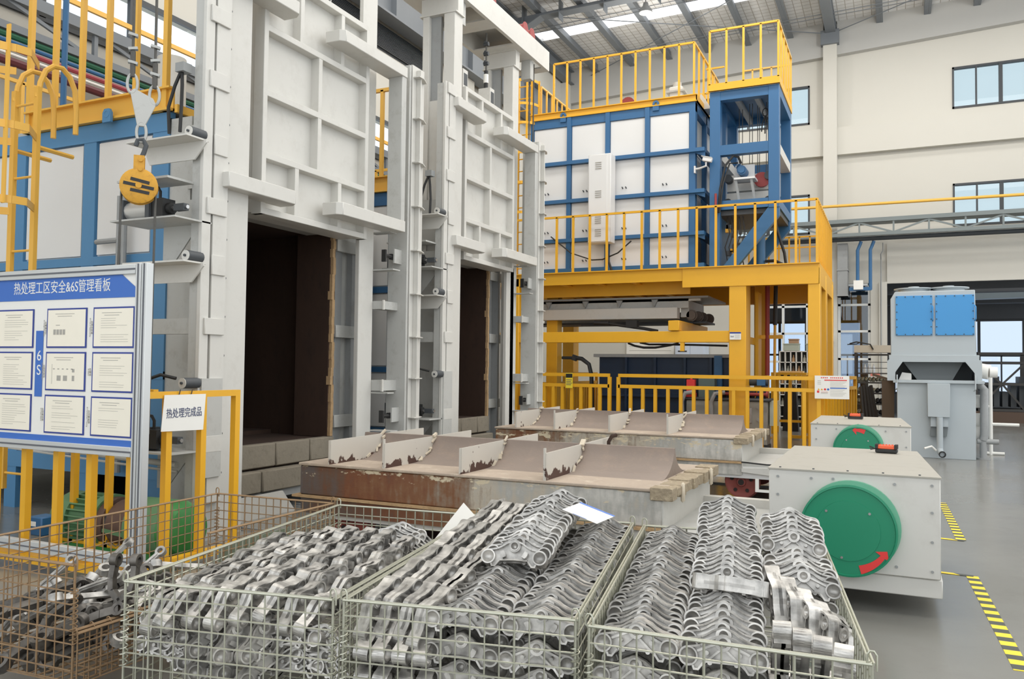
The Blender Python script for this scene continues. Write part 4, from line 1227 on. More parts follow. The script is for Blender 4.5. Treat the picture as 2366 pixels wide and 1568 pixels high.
# ground fence with signs
gf = thing('ground_fence', 'yellow fence of square tubes before the navy tank and platform', 'fence', (-4.2, 16.3, 0))
FY = 16.35
def fence(t, p0, p1, n, h=1.5, mid=1.24, w=0.07, bw=0.065, m=YEL, bottom=0.07, ends=(True, True)):
    p0, p1 = Vector(p0), Vector(p1)
    Z = Vector((0, 0, 1))
    MB().bar(p0+Z*(h-w/2), p1+Z*(h-w/2), w, w).build('top_rail', m, t)
    if mid:
        MB().bar(p0+Z*mid, p1+Z*mid, w, w).build('mid_rail', m, t)
    MB().bar(p0+Z*bottom, p1+Z*bottom, w, w).build('bottom_rail', m, t)
    for k in range(n+1):
        end = k in (0, n)
        if (k == 0 and not ends[0]) or (k == n and not ends[1]):
            continue
        q = p0.lerp(p1, k/n)
        d = (p1-p0).normalized()
        MB().bar(q+Z*(0 if end else bottom), q+Z*((h-w) if end else (mid-w/2 if mid else h-w)), w if end else bw, w if end else bw, d).build('post' if end else 'baluster', m, t)
fence(gf, (-5.2, FY, 0), (-1.28, FY, 0), 15)
fence(gf, (-7.3, FY+.02, 0), (-5.4, FY+.02, 0), 9)
fence(gf, (-1.28, FY+.05, 0), (-0.8, 20.0, 0), 12, ends=(False, True))
fence(gf, (-2.2, 20.05, 0), (-0.82, 20.05, 0), 5, ends=(True, False), mid=None)
fence(gf, (-7.3, FY+.06, 0), (-7.3, 21.0, 0), 26, ends=(False, True))
fence(gf, (-7.2, 21.0, 0), (-4.0, 21.0, 0), 22, ends=(False, True), m=YELL)
sg = thing('safety_board', 'white safety notice board with red and blue bands at the fence corner', 'sign', (-1.05, FY-.06, 1.08))
B(-1.35, -0.75, FY-.075, FY-.06, 1.09, 1.52).build('board', PAPER, sg)
YS = FY-.0775
for k in range(12):
    if k != 4:
        B(-1.24+k*.033, -1.22+k*.033, YS, YS+.002, 1.472, 1.492).build('title_print', RED, sg)
B(-1.18, -0.79, YS, YS+.002, 1.428, 1.446).build('red_band', RED, sg)
B(-1.08, -0.79, YS, YS+.002, 1.28, 1.298).build('blue_band', SIGNB, sg)
for k in range(5):
    B(-1.08, -0.8-.03*(k % 3), YS, YS+.002, 1.405-k*.024, 1.409-k*.024).build('print_line', PRINT, sg)
    B(-1.08, -0.8-.03*((k+1) % 3), YS, YS+.002, 1.255-k*.027, 1.259-k*.027).build('print_line', PRINT, sg)
for k, m in enumerate((YEL, YEL, RED, SIGNB)):
    (MB().prism([(-.02, -.017), (.02, -.017), (0, .02)], (-1.28+k*.055, YS+.002, 1.265), (1, 0, 0), (0, 0, 1), (0, -.002, 0)) if k < 2 else MB().cyl((-1.28+k*.055, YS+.002, 1.265), (-1.28+k*.055, YS, 1.265), .02, 14)).build('pictogram', m, sg)
B(-1.31, -1.27, YS, YS+.002, 1.2, 1.24).build('pictogram', RED, sg)
for k in range(3):
    B(-1.3, -1.24, YS, YS+.002, 1.42-k*.03, 1.426-k*.03).build('print_line', PRINT, sg)
    B(-1.24, -1.12, YS, YS+.002, 1.215-k*.014, 1.219-k*.014).build('print_line', RED if k == 0 else PRINT, sg)
ct = thing('caution_tag', 'small yellow caution notice hung on the fence left of the navy tank', 'sign', (-6.28, FY-.05, 1.18))
B(-6.36, -6.2, FY-.06, FY-.05, 1.18, 1.5).build('board', paint('caution_yellow', (240, 214, 60), 0.5), ct)
B(-6.355, -6.205, FY-.062, FY-.06, 1.4, 1.485).build('black_band', BLACK, ct)
for k in range(4):
    B(-6.345, -6.215-.02*(k % 2), FY-.062, FY-.06, 1.35-k*.035, 1.362-k*.035).build('print_line', PRINTD, ct)

# closed-circuit cooling tower
CTM = paint('cooling_tower_grey', (172, 180, 184), 0.4, var=0.05, scale=1.2)
CTD = paint('tower_inner_grey', (112, 118, 120), 0.5)
CY = 17.25
tower = thing('cooling_tower', 'light grey cooling tower with two bright blue access panels', 'cooling tower', (.7, CY+.8, 0))
MB().prism([(-.06, 1.92), (1.38, 1.92), (1.36, 3.14), (0.02, 3.14), (-.06, 3.0)], (0, CY, 0), (1, 0, 0), (0, 0, 1), (0, 1.7, 0)).build('upper_housing', CTM, tower, bevel=0.01)
B(-.09, 1.42, CY-.03, CY+1.73, 1.83, 1.93).build('collar', CTM, tower, bevel=0.006)
for (a, b) in ((.03, .655), (.705, 1.345)):
    p = B(a, b, CY-.03, CY, 2.3, 3.055).build('access_panel', BRIGHTB, tower, bevel=0.004)
    for k in range(6):
        for x in ((a+.02, b-.02) if 0 < k < 5 else [a+.02+j*(b-a-.04)/4 for j in range(5)]):
            z = 2.32+k*(.715/5)
            MB().cyl((x, CY-.03, z), (x, CY-.042, z), .011, 6).build('bolt', CHARC, p)
MB().tube([(.66, CY-.02, 2.85), (.66, CY-.07, 2.82), (.66, CY-.07, 2.6), (.66, CY-.02, 2.57)], .012, 6).build('handle', BRIGHTB, tower)
MB().tube([(1.355, CY-.02, 2.85), (1.365, CY-.07, 2.82), (1.365, CY-.07, 2.6), (1.355, CY-.02, 2.57)], .012, 6).build('handle', BRIGHTB, tower)
mid = MB().box(-.1, 1.45, CY-.04, CY+1.74, 1.8, 1.84)
mid.prism([(-.12, 1.82), (.16, 1.82), (.02, 1.6), (.02, 1.44), (-.12, 1.44)], (0, CY-.05, 0), (1, 0, 0), (0, 0, 1), (0, .04, 0))
mid.prism([(1.46, 1.82), (1.18, 1.82), (1.34, 1.6), (1.34, 1.44), (1.46, 1.44)], (0, CY-.05, 0), (1, 0, 0), (0, 0, 1), (0, .04, 0))
mid.build('mouth_frame', CTM, tower)
MB().prism([(.16, 1.8), (1.18, 1.8), (1.0, 1.46), (.4, 1.46)], (0, CY+.3, 0), (1, 0, 0), (0, 0, 1), (0, .5, 0)).build('inner_hopper', CTD, tower)
MB().prism([(.08, 1.46), (.3, 1.46), (.3, 1.58), (.14, 1.6)], (0, CY+.2, 0), (1, 0, 0), (0, 0, 1), (0, .1, 0)).build('spray_pipe', PAPER, tower)
B(-.12, 1.46, CY+1.6, CY+1.7, 1.44, 1.82).build('rear_wall', CTM, tower)
B(-.12, -.08, CY-.02, CY+1.7, 1.44, 1.82).build('side_cheek', CTM, tower)
B(1.42, 1.46, CY-.02, CY+1.7, 1.44, 1.82).build('side_cheek', CTM, tower)
B(-.02, 1.5, CY-.07, CY+1.75, 1.4, 1.46).build('flange', CTM, tower, bevel=0.006)
B(.05, 1.36, CY, CY+1.7, 0, 1.4).build('basin', CTM, tower, bevel=0.006)
for x in (.05, 1.35):
    MB().tube([(x, CY-.08, 1.55), (x, CY-.1, 1.52), (x, CY-.1, 1.3), (x-.02, CY-.05, 1.27)], .012, 6).build('latch', CTM, tower)
B(.56, .93, CY-.22, CY, .78, 1.4).build('control_box', CTM, tower, bevel=0.006)
MB().prism([(.62, .6), (.9, .6), (.88, .42), (.6, .42)], (0, CY-.12, 0), (1, 0, 0), (0, 0, 1), (0, .12, 0)).build('outlet_cover', CTD, tower)
B(.61, .9, CY-.16, CY, .6, .78).build('outlet_cover', CTM, tower)
MB().cyl((.76, CY-.2, .78), (.76, CY-.2, .16), .055, 14).tube([(.76, CY-.2, .2), (.77, CY-.24, .13), (.79, CY-.34, .11)], .055, 12).build('drain_pipe', CTM, tower)
MB().ring((.79, CY-.34, .11), (.795, CY-.37, .105), .06, .045, 14).build('pipe_end', BLACK, tower)
MB().tube([(.7, CY-.2, .16), (.62, CY-.25, .24), (.5, CY-.3, .2)], .02, 6).build('cord', PAPER, tower)
for x in (.36, .97):
    MB().cyl((x, CY+.8, 3.14), (x, CY+.8, 3.24), .28, 24).cyl((x, CY+.8, 3.24), (x, CY+.8, 3.26), .36, 24).cyl((x, CY+.8, 3.26), (x, CY+.8, 3.3), .1, 12).build('fan_cowl', CTM, tower)
MB().box(.62, .66, CY+.7, CY+.8, 3.14, 3.25).build('lifting_lug', CTM, tower)
ps = MB().cyl((1.46, CY+.5, 1.65), (1.62, CY+.45, 1.62), .14, 16).cyl((1.62, CY+.45, 1.62), (1.75, CY+.45, 1.62), .1, 16)
ps.build('white_outlet', PAPER, tower)
MB().tube([(1.42, CY+.3, 1.4), (1.52, CY+.3, 1.3), (1.52, CY+.3, .45), (1.5, CY+.3, .35)], .07, 12).build('side_pipe', STEELG, tower)
random.seed(2)
for z in (.36, .6, .95):
    MB().lathe((1.44, CY+.5, z), (0, 0, 1), [(.09, 0), (.13, .06), (.13, .16), (.08, .24)], 12).build('wrapped_valve', PAPER, tower)
MB().cyl((1.4, CY+.3, .33), (1.75, CY+.3, .33), .05, 10).build('side_pipe', STEELG, tower)
MB().cyl((1.5, CY+.3, .02), (1.5, CY+.3, .33), .06, 12).cyl((1.5, CY+.3, 0), (1.5, CY+.3, .03), .12, 14).build('pump_foot', STEELG, tower)
# ================================================================== BOGIE CARS
def hearth_material(name, pale, seed):
    m, nt, b = new_mat(name)
    N, L = nt.nodes, nt.links
    tc = N.new('ShaderNodeTexCoord')
    mp = N.new('ShaderNodeMapping')
    mp.inputs['Location'].default_value = (seed, 0, seed)
    L.new(tc.outputs['Object'], mp.inputs['Vector'])
    sp = N.new('ShaderNodeSeparateXYZ')
    L.new(tc.outputs['Object'], sp.inputs[0])
    n1 = N.new('ShaderNodeTexNoise'); n1.inputs['Scale'].default_value = 1.4; n1.inputs['Detail'].default_value = 8; n1.inputs['Roughness'].default_value = 0.65
    L.new(mp.outputs[0], n1.inputs['Vector'])
    st = N.new('ShaderNodeMapping'); st.inputs['Scale'].default_value = (9, 9, 1.6)
    L.new(mp.outputs[0], st.inputs['Vector'])
    n2 = N.new('ShaderNodeTexNoise'); n2.inputs['Scale'].default_value = 2.2; n2.inputs['Detail'].default_value = 6
    L.new(st.outputs[0], n2.inputs['Vector'])
    # along the car: left end rusted by the heat, right end keeps its paint
    mr = N.new('ShaderNodeMapRange'); mr.inputs['From Min'].default_value = -2.0; mr.inputs['From Max'].default_value = 1.9
    mr.inputs['To Min'].default_value = 0.0 if not pale else 0.42; mr.inputs['To Max'].default_value = 1.0
    L.new(sp.outputs['X'], mr.inputs['Value'])
    a1 = N.new('ShaderNodeMath'); a1.operation = 'MULTIPLY_ADD'; a1.inputs[1].default_value = 1.15; a1.inputs[2].default_value = -0.575
    L.new(n1.outputs['Fac'], a1.inputs[0])
    ad = N.new('ShaderNodeMath'); ad.operation = 'ADD'
    L.new(mr.outputs[0], ad.inputs[0]); L.new(a1.outputs[0], ad.inputs[1])
    a2 = N.new('ShaderNodeMath'); a2.operation = 'MULTIPLY_ADD'; a2.inputs[1].default_value = 0.4; a2.inputs[2].default_value = -0.2
    L.new(n2.outputs['Fac'], a2.inputs[0])
    ad2 = N.new('ShaderNodeMath'); ad2.operation = 'ADD'
    L.new(ad.outputs[0], ad2.inputs[0]); L.new(a2.outputs[0], ad2.inputs[1])
    rp = N.new('ShaderNodeValToRGB')
    cr = rp.color_ramp
    cr.elements[0].position = 0.0; cr.elements[0].color = lin((92, 84, 82))+(1,)
    cr.elements[1].position = 1.0; cr.elements[1].color = lin((206, 202, 194))+(1,)
    for p, c in ((0.16, (98, 74, 60)), (0.3, (112, 68, 44)), (0.42, (122, 84, 56)), (0.54, (134, 118, 102)), (0.66, (178, 168, 152)), (0.8, (164, 162, 156))):
        e = cr.elements.new(p); e.color = lin(c)+(1,)
    L.new(ad2.outputs[0], rp.inputs['Fac'])
    # flakes of cream paint
    n3 = N.new('ShaderNodeTexNoise'); n3.inputs['Scale'].default_value = 5.5; n3.inputs['Detail'].default_value = 10; n3.inputs['Roughness'].default_value = 0.7
    s3 = N.new('ShaderNodeMapping'); s3.inputs['Scale'].default_value = (1, 1, 2.6); s3.inputs['Location'].default_value = (seed*3, 0, 0)
    L.new(tc.outputs['Object'], s3.inputs['Vector']); L.new(s3.outputs[0], n3.inputs['Vector'])
    zr = N.new('ShaderNodeMapRange'); zr.inputs['From Min'].default_value = 0.50; zr.inputs['From Max'].default_value = 0.68
    L.new(sp.outputs['Z'], zr.inputs['Value'])
    ml = N.new('ShaderNodeMath'); ml.operation = 'MULTIPLY_ADD'; ml.inputs[1].default_value = 0.22; ml.inputs[2].default_value = -0.22
    L.new(zr.outputs[0], ml.inputs[0])
    ad3 = N.new('ShaderNodeMath'); ad3.operation = 'ADD'
    L.new(n3.outputs['Fac'], ad3.inputs[0]); L.new(ml.outputs[0], ad3.inputs[1])
    gt = N.new('ShaderNodeMapRange'); gt.inputs['From Min'].default_value = 0.525; gt.inputs['From Max'].default_value = 0.56
    L.new(ad3.outputs[0], gt.inputs['Value'])
    mx = N.new('ShaderNodeMix'); mx.data_type = 'RGBA'
    L.new(gt.outputs[0], mx.inputs['Factor']); L.new(rp.outputs['Color'], mx.inputs['A'])
    mx.inputs['B'].default_value = lin((206, 192, 164))+(1,)
    L.new(mx.outputs['Result'], b.inputs['Base Color'])
    b.inputs['Roughness'].default_value = 0.6
    bp = N.new('ShaderNodeBump'); bp.inputs['Strength'].default_value = 0.25; bp.inputs['Distance'].default_value = 0.01
    L.new(n3.outputs['Fac'], bp.inputs['Height']); L.new(bp.outputs[0], b.inputs['Normal'])
    return m

HS1 = hearth_material('rusted_hearth_side', False, 0.0)
HS2 = hearth_material('stained_hearth_side', True, 7.3)
HTOP = paint('scorched_hearth_top', (172, 156, 140), 0.8, var=0.2, scale=2.2, dirt=0.8, dirt_rgb=(214, 202, 182), bump=0.3, bscale=30)
TROUGH = paint('heat_tinted_plate', (138, 124, 114), 0.6, 0.1, var=0.16, scale=2.4, dirt=0.5, dirt_rgb=(170, 146, 126), bump=0.15)
def divider_material():
    m = paint('divider_grey', (196, 190, 180), 0.55, var=0.05, scale=2)
    nt = m.node_tree
    N, L = nt.nodes, nt.links
    b = N['Principled BSDF']
    src = b.inputs['Base Color'].links[0].from_socket
    tc = N.new('ShaderNodeTexCoord')
    sp = N.new('ShaderNodeSeparateXYZ'); L.new(tc.outputs['Object'], sp.inputs[0])
    nz = N.new('ShaderNodeTexNoise'); nz.inputs['Scale'].default_value = 9; nz.inputs['Detail'].default_value = 8
    L.new(tc.outputs['Object'], nz.inputs['Vector'])
    mr = N.new('ShaderNodeMapRange'); mr.inputs['From Min'].default_value = 0.71; mr.inputs['From Max'].default_value = 0.82; mr.inputs['To Min'].default_value = 0.18; mr.inputs['To Max'].default_value = -0.12
    L.new(sp.outputs['Z'], mr.inputs['Value'])
    ad = N.new('ShaderNodeMath'); ad.operation = 'ADD'; L.new(nz.outputs['Fac'], ad.inputs[0]); L.new(mr.outputs[0], ad.inputs[1])
    gt = N.new('ShaderNodeMapRange'); gt.inputs['From Min'].default_value = 0.56; gt.inputs['From Max'].default_value = 0.6
    L.new(ad.outputs[0], gt.inputs['Value'])
    mx = N.new('ShaderNodeMix'); mx.data_type = 'RGBA'
    L.new(gt.outputs[0], mx.inputs['Factor']); L.new(src, mx.inputs['A']); mx.inputs['B'].default_value = lin((74, 50, 42))+(1,)
    L.new(mx.outputs['Result'], b.inputs['Base Color'])
    return m
DIVM = divider_material()
LIDM = paint('dusty_lid', (164, 160, 150), 0.6, var=0.06, scale=2, dirt=0.2)
FIBRE = paint('ceramic_fibre', (154, 140, 118), 0.95, var=0.25, scale=7, dirt=0.8, dirt_rgb=(222, 206, 176), bump=0.9, bscale=40)
CREAMF = paint('cream_fibre_fill', (206, 194, 174), 0.95, var=0.08, bump=0.6, bscale=30)

def bogie(label, y0, dz, hs, second):
    t = thing('bogie_car', label, 'bogie car', (-3.2, y0+.9, 0))
    W = 1.72
    x0, x1 = (-4.94, -1.56) if not second else (-5.02, -1.68)
    xb0, xb1 = (-.80, .27) if not second else (-.89, .17)
    zt = .71+dz
    y1 = y0+W
    B(x0, x1, y0, y1, .42+dz, zt-.025).build('hearth_side', hs, t, bevel=0.012)
    B(x0-.01, x1, y0-.012, y1, zt-.025, zt).build('hearth_top', HTOP, t, bevel=0.006)
    B(x0-.06, x1+.0, y0-.035, y1+.03, .40+dz, .42+dz).build('flange_lip', EDGEM, t)  # lip coloured pale to paint in the highlight along the flange
    B(x0+.02, x1-.0, y0-.005, y1, .26+dz, .40+dz).build('lower_side', hs, t)
    B(x1-.005, x1+.005, y0+.01, y1-.02, .27+dz, zt-.06).build('end_plate', GREY, t)
    # fibre ledge at the outer end, in lumpy pieces
    random.seed(4 if second else 9)
    n = 13
    for k in range(n):
        ya, yb = y0-.02+(W+.06)*k/n, y0-.02+(W+.06)*(k+1)/n
        B(x1-.09+random.uniform(-.012, .012), x1+.085+random.uniform(-.012, .012), ya-.001, yb+.001, zt-.075+random.uniform(-.012, .012), zt+.006+random.uniform(-.008, .008)).build('fibre_strip', FIBRE, t, bevel=0.005)
    for k in (2, 10):
        yy = y0+W*k/n
        MB().cbox((x1+.09, yy, zt-.05), (.03, .04, .15)).build('fibre_tuft', CREAMF, t, bevel=0.012)
    # curved trough ridge
    ym = y0+.86
    prof = []
    for i in range(9):
        a = i/8
        prof.append((ym-.42+.36*math.sin(a*PI/2)**1.0*1.0, zt+.225*(1-math.cos(a*PI/2))))
    prof = [(ym-.42+.40*(1-(1-i/8)**2.0) if False else ym-.42+.40*math.sin(i/8*PI/2), zt+.225*(1-math.cos(i/8*PI/2))) for i in range(9)]
    far = [(2*ym-y, z) for y, z in reversed(prof)]
    xr0, xr1 = x0+.12, x1-.12
    MB().prism(prof+far, (xr0, 0, 0), (0, 1, 0), (0, 0, 1), (xr1-xr0, 0, 0)).build('trough_ridge', TROUGH, t)
    xs = (-4.61, -4.03, -3.27, -2.51) if not second else (-4.71, -4.14, -3.37, -2.6)
    for k, x in enumerate(xs):
        hgt = .215
        d = MB().prism([(y0+.0, zt), (y0+1.6, zt), (y0+1.6, zt+hgt+.015), (y0+.0, zt+hgt)], (x, 0, 0), (0, 1, 0), (0, 0, 1), (.014, 0, 0)).build('divider', DIVM, t)
        fl = MB()
        for i in (0, 2, 3, 5, 6):
            yy, zz = prof[2+i]
            fl.cbox((x+.02+random.uniform(-.004, .012), yy-.012, zz+.012), (.012+random.uniform(0, .03), random.uniform(.04, .08), random.uniform(.008, .022)), Matrix.Rotation(random.uniform(.1, 1.1), 3, 'X') @ Matrix.Rotation(random.uniform(-.5, .5), 3, 'Z'))
        fl.build('fibre_seal', CREAMF, d, kind='stuff')
        MB().bar((x, y0+.004, zt), (x, y0+.004, zt+hgt+(.04 if k in (1, 3) else 0)), .022, .016).build('edge_bar', DIVM, d)
    if not second:
        MB().tube([(-2.45, y0+1.42, zt+.1), (-2.45, y0+1.42, zt+.2), (-2.43, y0+1.45, zt+.25), (-2.4, y0+1.5, zt+.26)], .018, 6).build('hook', RUSTIN, t)
    # chassis
    B(x0+.1, xb0+.02, y0+.03, y0+.09, .22+dz, .36+dz).build('side_beam', WHITEP if second else GREY, t)
    MB().prism([(x1, .34+dz), (xb0, .40+dz), (xb0, .24+dz), (x1, .30+dz)], (0, y0-.02, 0), (1, 0, 0), (0, 0, 1), (0, .04, 0)).build('draw_plate', GREY, t)
    B(x1, xb0, y0+.05, y1-.1, .36+dz, .40+dz).build('chassis_plate', GREYD, t)
    B(x1, xb0, y1-.3, y1-.2, .40+dz, .47+dz).build('chassis_rail', GREY, t)
    B(x0+.1, xb1-.3, y1-.15, y1-.09, .22+dz, .36+dz).build('side_beam', GREY, t)
    for x in (x0+.5, -3.2, x1-.02 if second else x1-.5):
        for yy in (y0+.12, y1-.24):
            wh = MB().lathe((x, yy, .235), (0, 1, 0), [(.05, -.05), (.06, -.03), (.10, -.02), (.15, -.02), (.17, -.03), (.195, -.03), (.195, .05), (.215, .055), (.215, .08), (.05, .08)], 28).build('wheel', WHEELR, t)
            MB().cyl((x, yy-.06, .235), (x, yy-.05, .235), .035, 12).build('axle_end', PITM, wh)
            for a in range(5):
                MB().cyl((x+.12*math.cos(a*1.257+.3), yy-.032, .235+.12*math.sin(a*1.257+.3)), (x+.12*math.cos(a*1.257+.3), yy-.018, .235+.12*math.sin(a*1.257+.3)), .022, 10).build('wheel_hole', PITM, wh)
    mm = MB()
    if second:
      mm.box(x1+.16, x1+.2, y0-.01, y0+.02, .14, .3).box(x1+.2, x1+.42, y0-.01, y0+.02, .14, .17).box(x1+.42, x1+.5, y0-.03, y0+.03, .11, .2)
    if second:
        mm.build('limit_bracket', PAPER, t)
        B(x1+.45, x1+.49, y0-.02, y0+.02, .07, .1).build('red_tab', RED, t)
    MB().tube([(x1, y0-.03, .42+dz), (x1+.3, y0-.035, .405+dz), (xb0, y0-.035, .42+dz)], .01, 5).build('cable', BLACK, t)
    # drive housing
    zb = .915+dz
    yb1 = y0+1.88
    h = MB().prism([(xb0, y0), (xb1, y0), (xb1-.1, yb1), (xb0-.02, yb1)], (0, 0, .26+dz), (1, 0, 0), (0, 1, 0), (0, 0, zb-.26-dz)).build('drive_housing', GREY, t, bevel=0.006)
    MB().prism([(xb0-.006, y0-.008), (xb1+.006, y0-.008), (xb1-.094, yb1), (xb0-.026, yb1)], (0, 0, zb-.004), (1, 0, 0), (0, 1, 0), (0, 0, .01)).build('housing_lid', LIDM, t)
    B(xb0, xb1+.01, y0+.02, yb1-.05, .135+dz, .255+dz).build('lower_skirt', GREY, t, bevel=0.006)
    for x, z in [(xb0+.06, .865), (xb0+.28, .865), (xb0+.42, .87), (xb0+.53, .86), (xb0+.8, .86), (xb1-.05, .865), (xb0+.06, .74), (xb1-.05, .69), (xb1-.05, .5), (xb1-.05, .31), (xb1-.26, .32)]:
        MB().cyl((x, y0, z+dz), (x, y0-.008, z+dz), .009, 8).build('bolt', STEELG, h)
    for k in range(5):
        MB().cyl((xb0+.07+k*.22, y0+.05, zb+.006), (xb0+.07+k*.22, y0+.05, zb+.012), .008, 6).build('bolt', CHARC, h)
    cx, cz = (-.285, .535+dz) if not second else (-.385, .71)
    R = .305 if not second else .26
    if second:
        cz = .99-.04-R+.02
    MB().cyl((cx+.02, y0+.0, cz+.028), (cx+.02, y0-.035, cz+.028), R*1.0, 48).build('reel_drum', TEALR, t)
    rd = MB().lathe((cx, y0-.035, cz), (0, -1, 0), [(R, 0), (R, .022), (R-.012, .024), (R-.016, .014), (0.0, .014)], 56).build('reel_disc', TEAL, t)
    MB().lathe((cx, y0-.049, cz), (0, -1, 0), [(R*.66, 0), (R*.655, .004), (0, .004)], 48).build('reel_cap', TEAL, rd)
    for a in (.75, 2.4, 4.5):
        MB().cyl((cx+R*.6*math.cos(a), y0-.05, cz+R*.6*math.sin(a)), (cx+R*.6*math.cos(a), y0-.058, cz+R*.6*math.sin(a)), .009, 8).build('bolt', CHROME, rd)
    # painted direction arrow
    ar = []
    a0, a1 = (-1.28, -.62) if not second else (1.2, 1.62)
    for i in range(9):
        a = a0+(a1-a0)*i/8
        wdt = .030*(1-i/8*.45)
        ar.append((a, R*.86-wdt, R*.86+wdt*.9))
    tip = a1+.18
    poly = [(lo*math.cos(a), lo*math.sin(a)) for a, lo, hi in ar]
    poly += [((R*.86-.055)*math.cos(a1), (R*.86-.055)*math.sin(a1)), (R*.87*math.cos(tip), R*.87*math.sin(tip)), ((R*.86+.045)*math.cos(a1), (R*.86+.045)*math.sin(a1))]
    poly += [(hi*math.cos(a), hi*math.sin(a)) for a, lo, hi in reversed(ar)]
    MB().prism(poly, (cx, y0-.0495, cz), (1, 0, 0), (0, 0, 1), (0, -.0035, 0)).build('red_arrow', RED, rd)
    return t

C1 = bogie('nearer bogie car with rusted hearth and white drive box behind the casting baskets', 5.99, 0.0, HS1, False)
C2 = bogie('farther bogie car with pale stained hearth and partly hidden green disc', 10.2, 0.07, HS2, True)

def remote(label, x, y, z, rz, s):
    t = thing('remote_control', label, 'remote control', (x, y, z), rz)
    MB().cbox((0, 0, .016*s), (.16*s, .07*s, .03*s)).build('lower_shell', BLACK, t, local=True, bevel=0.006)
    MB().cbox((0, 0, .045*s), (.15*s, .062*s, .03*s)).build('upper_shell', ORANGE, t, local=True, bevel=0.006)
    for a in (-1, 1):
        for b2 in (-1, 1):
            MB().cbox((a*.07*s, b2*.027*s, .05*s), (.022*s, .02*s, .034*s)).build('corner_bumper', BLACK, t, local=True)
    for k in range(5):
        MB().cyl(((-.045+k*.022)*s, 0, .06*s), ((-.045+k*.022)*s, 0, .067*s), .007*s, 8).build('button', ORANGE, t, local=True)
    MB().tube([(-.08*s, 0, .03*s), (-.12*s, .02*s, .02*s), (-.13*s, .04*s, .04*s), (-.1*s, .04*s, .03*s)], .006*s, 5).build('strap', BLACK, t, local=True)
    return t
remote('orange and black remote control on the lid of the nearer white drive box', -.06, 7.55, .925, -.12, 1.05)
remote('small orange and black remote control on the farther drive box', -.45, 11.35, .996, -.1, 1.1)

# rails in the floor
for k, (ya, yb) in enumerate(((6.14, 7.47), (10.35, 11.68))):
    for y in (ya, yb):
        o = MB().box(-8, -.3, y-.06, y+.06, 0.0, 0.004).box(-8, -.3, y-.02, y+.02, 0.004, .022).build('rail_trim', CHROME if False else STEELG)
        o['kind'] = 'structure'
ch = MB()
for k in range(14):
    x, y = -1.15+k*.035, 6.05+.012*k+.02*math.sin(k*.9)
    ch.ring((x, y, .02), (x+.001, y+.02, .02), .02, .01, 8)
    ch.cbox((x+.018, y+.01, .02), (.03, .014, .02))
tag(ch.build('drive_chain', BLACK), 'black roller chain lying on the floor beside the nearer drive box', 'chain')
# ================================================================== WIRE BASKETS
GALV = paint('galvanised_wire', (186, 186, 170), 0.38, 0.7, var=0.12, scale=20)
GALVD = paint('dull_wire', (150, 148, 132), 0.45, 0.6, var=0.15, scale=20)
RUSTW = paint('rusty_wire', (150, 124, 94), 0.65, 0.4, var=0.25, scale=14, dirt=0.5, dirt_rgb=(96, 72, 54))

def wire_panel(t, name, m, p00, p10, p01, p11, nu, nv, r=0.0036, top2=True, hr=None):
    """welded mesh between four corners (p00-p10 bottom, p01-p11 top)"""
    p00, p10, p01, p11 = map(Vector, (p00, p10, p01, p11))
    mb = MB()
    nrm = (p10-p00).cross(p01-p00).normalized()*r*1.7
    for i in range(nu+1):
        a = i/nu
        rr = r*1.45 if i % 5 == 2 else r
        mb.cyl(p00.lerp(p10, a), p01.lerp(p11, a), rr, 5, caps=False)
    for j in range(nv):
        b = j/nv
        mb.cyl(p00.lerp(p01, b)+nrm, p10.lerp(p11, b)+nrm, r, 5, caps=False)
    mb.build(name, m, t, local=True, kind='stuff')
    rm = MB().cyl(p01+nrm, p11+nrm, r*1.5, 6)
    if top2:
        rm.cyl(p01-nrm, p11-nrm, r*1.5, 6)
    rm.build('rim_wire', m, t, local=True, kind='stuff')

def spring(t, m, p, z0, z1, r=.016, turns=11, wire=.003, a0=0.0):
    pts = [(p[0]+r*math.cos(a0+2*PI*turns*i/(turns*8)), p[1]+r*math.sin(a0+2*PI*turns*i/(turns*8)), z0+(z1-z0)*i/(turns*8)) for i in range(turns*8+1)]
    MB().tube(pts, wire, 4).build('corner_spring', m, t, local=True)

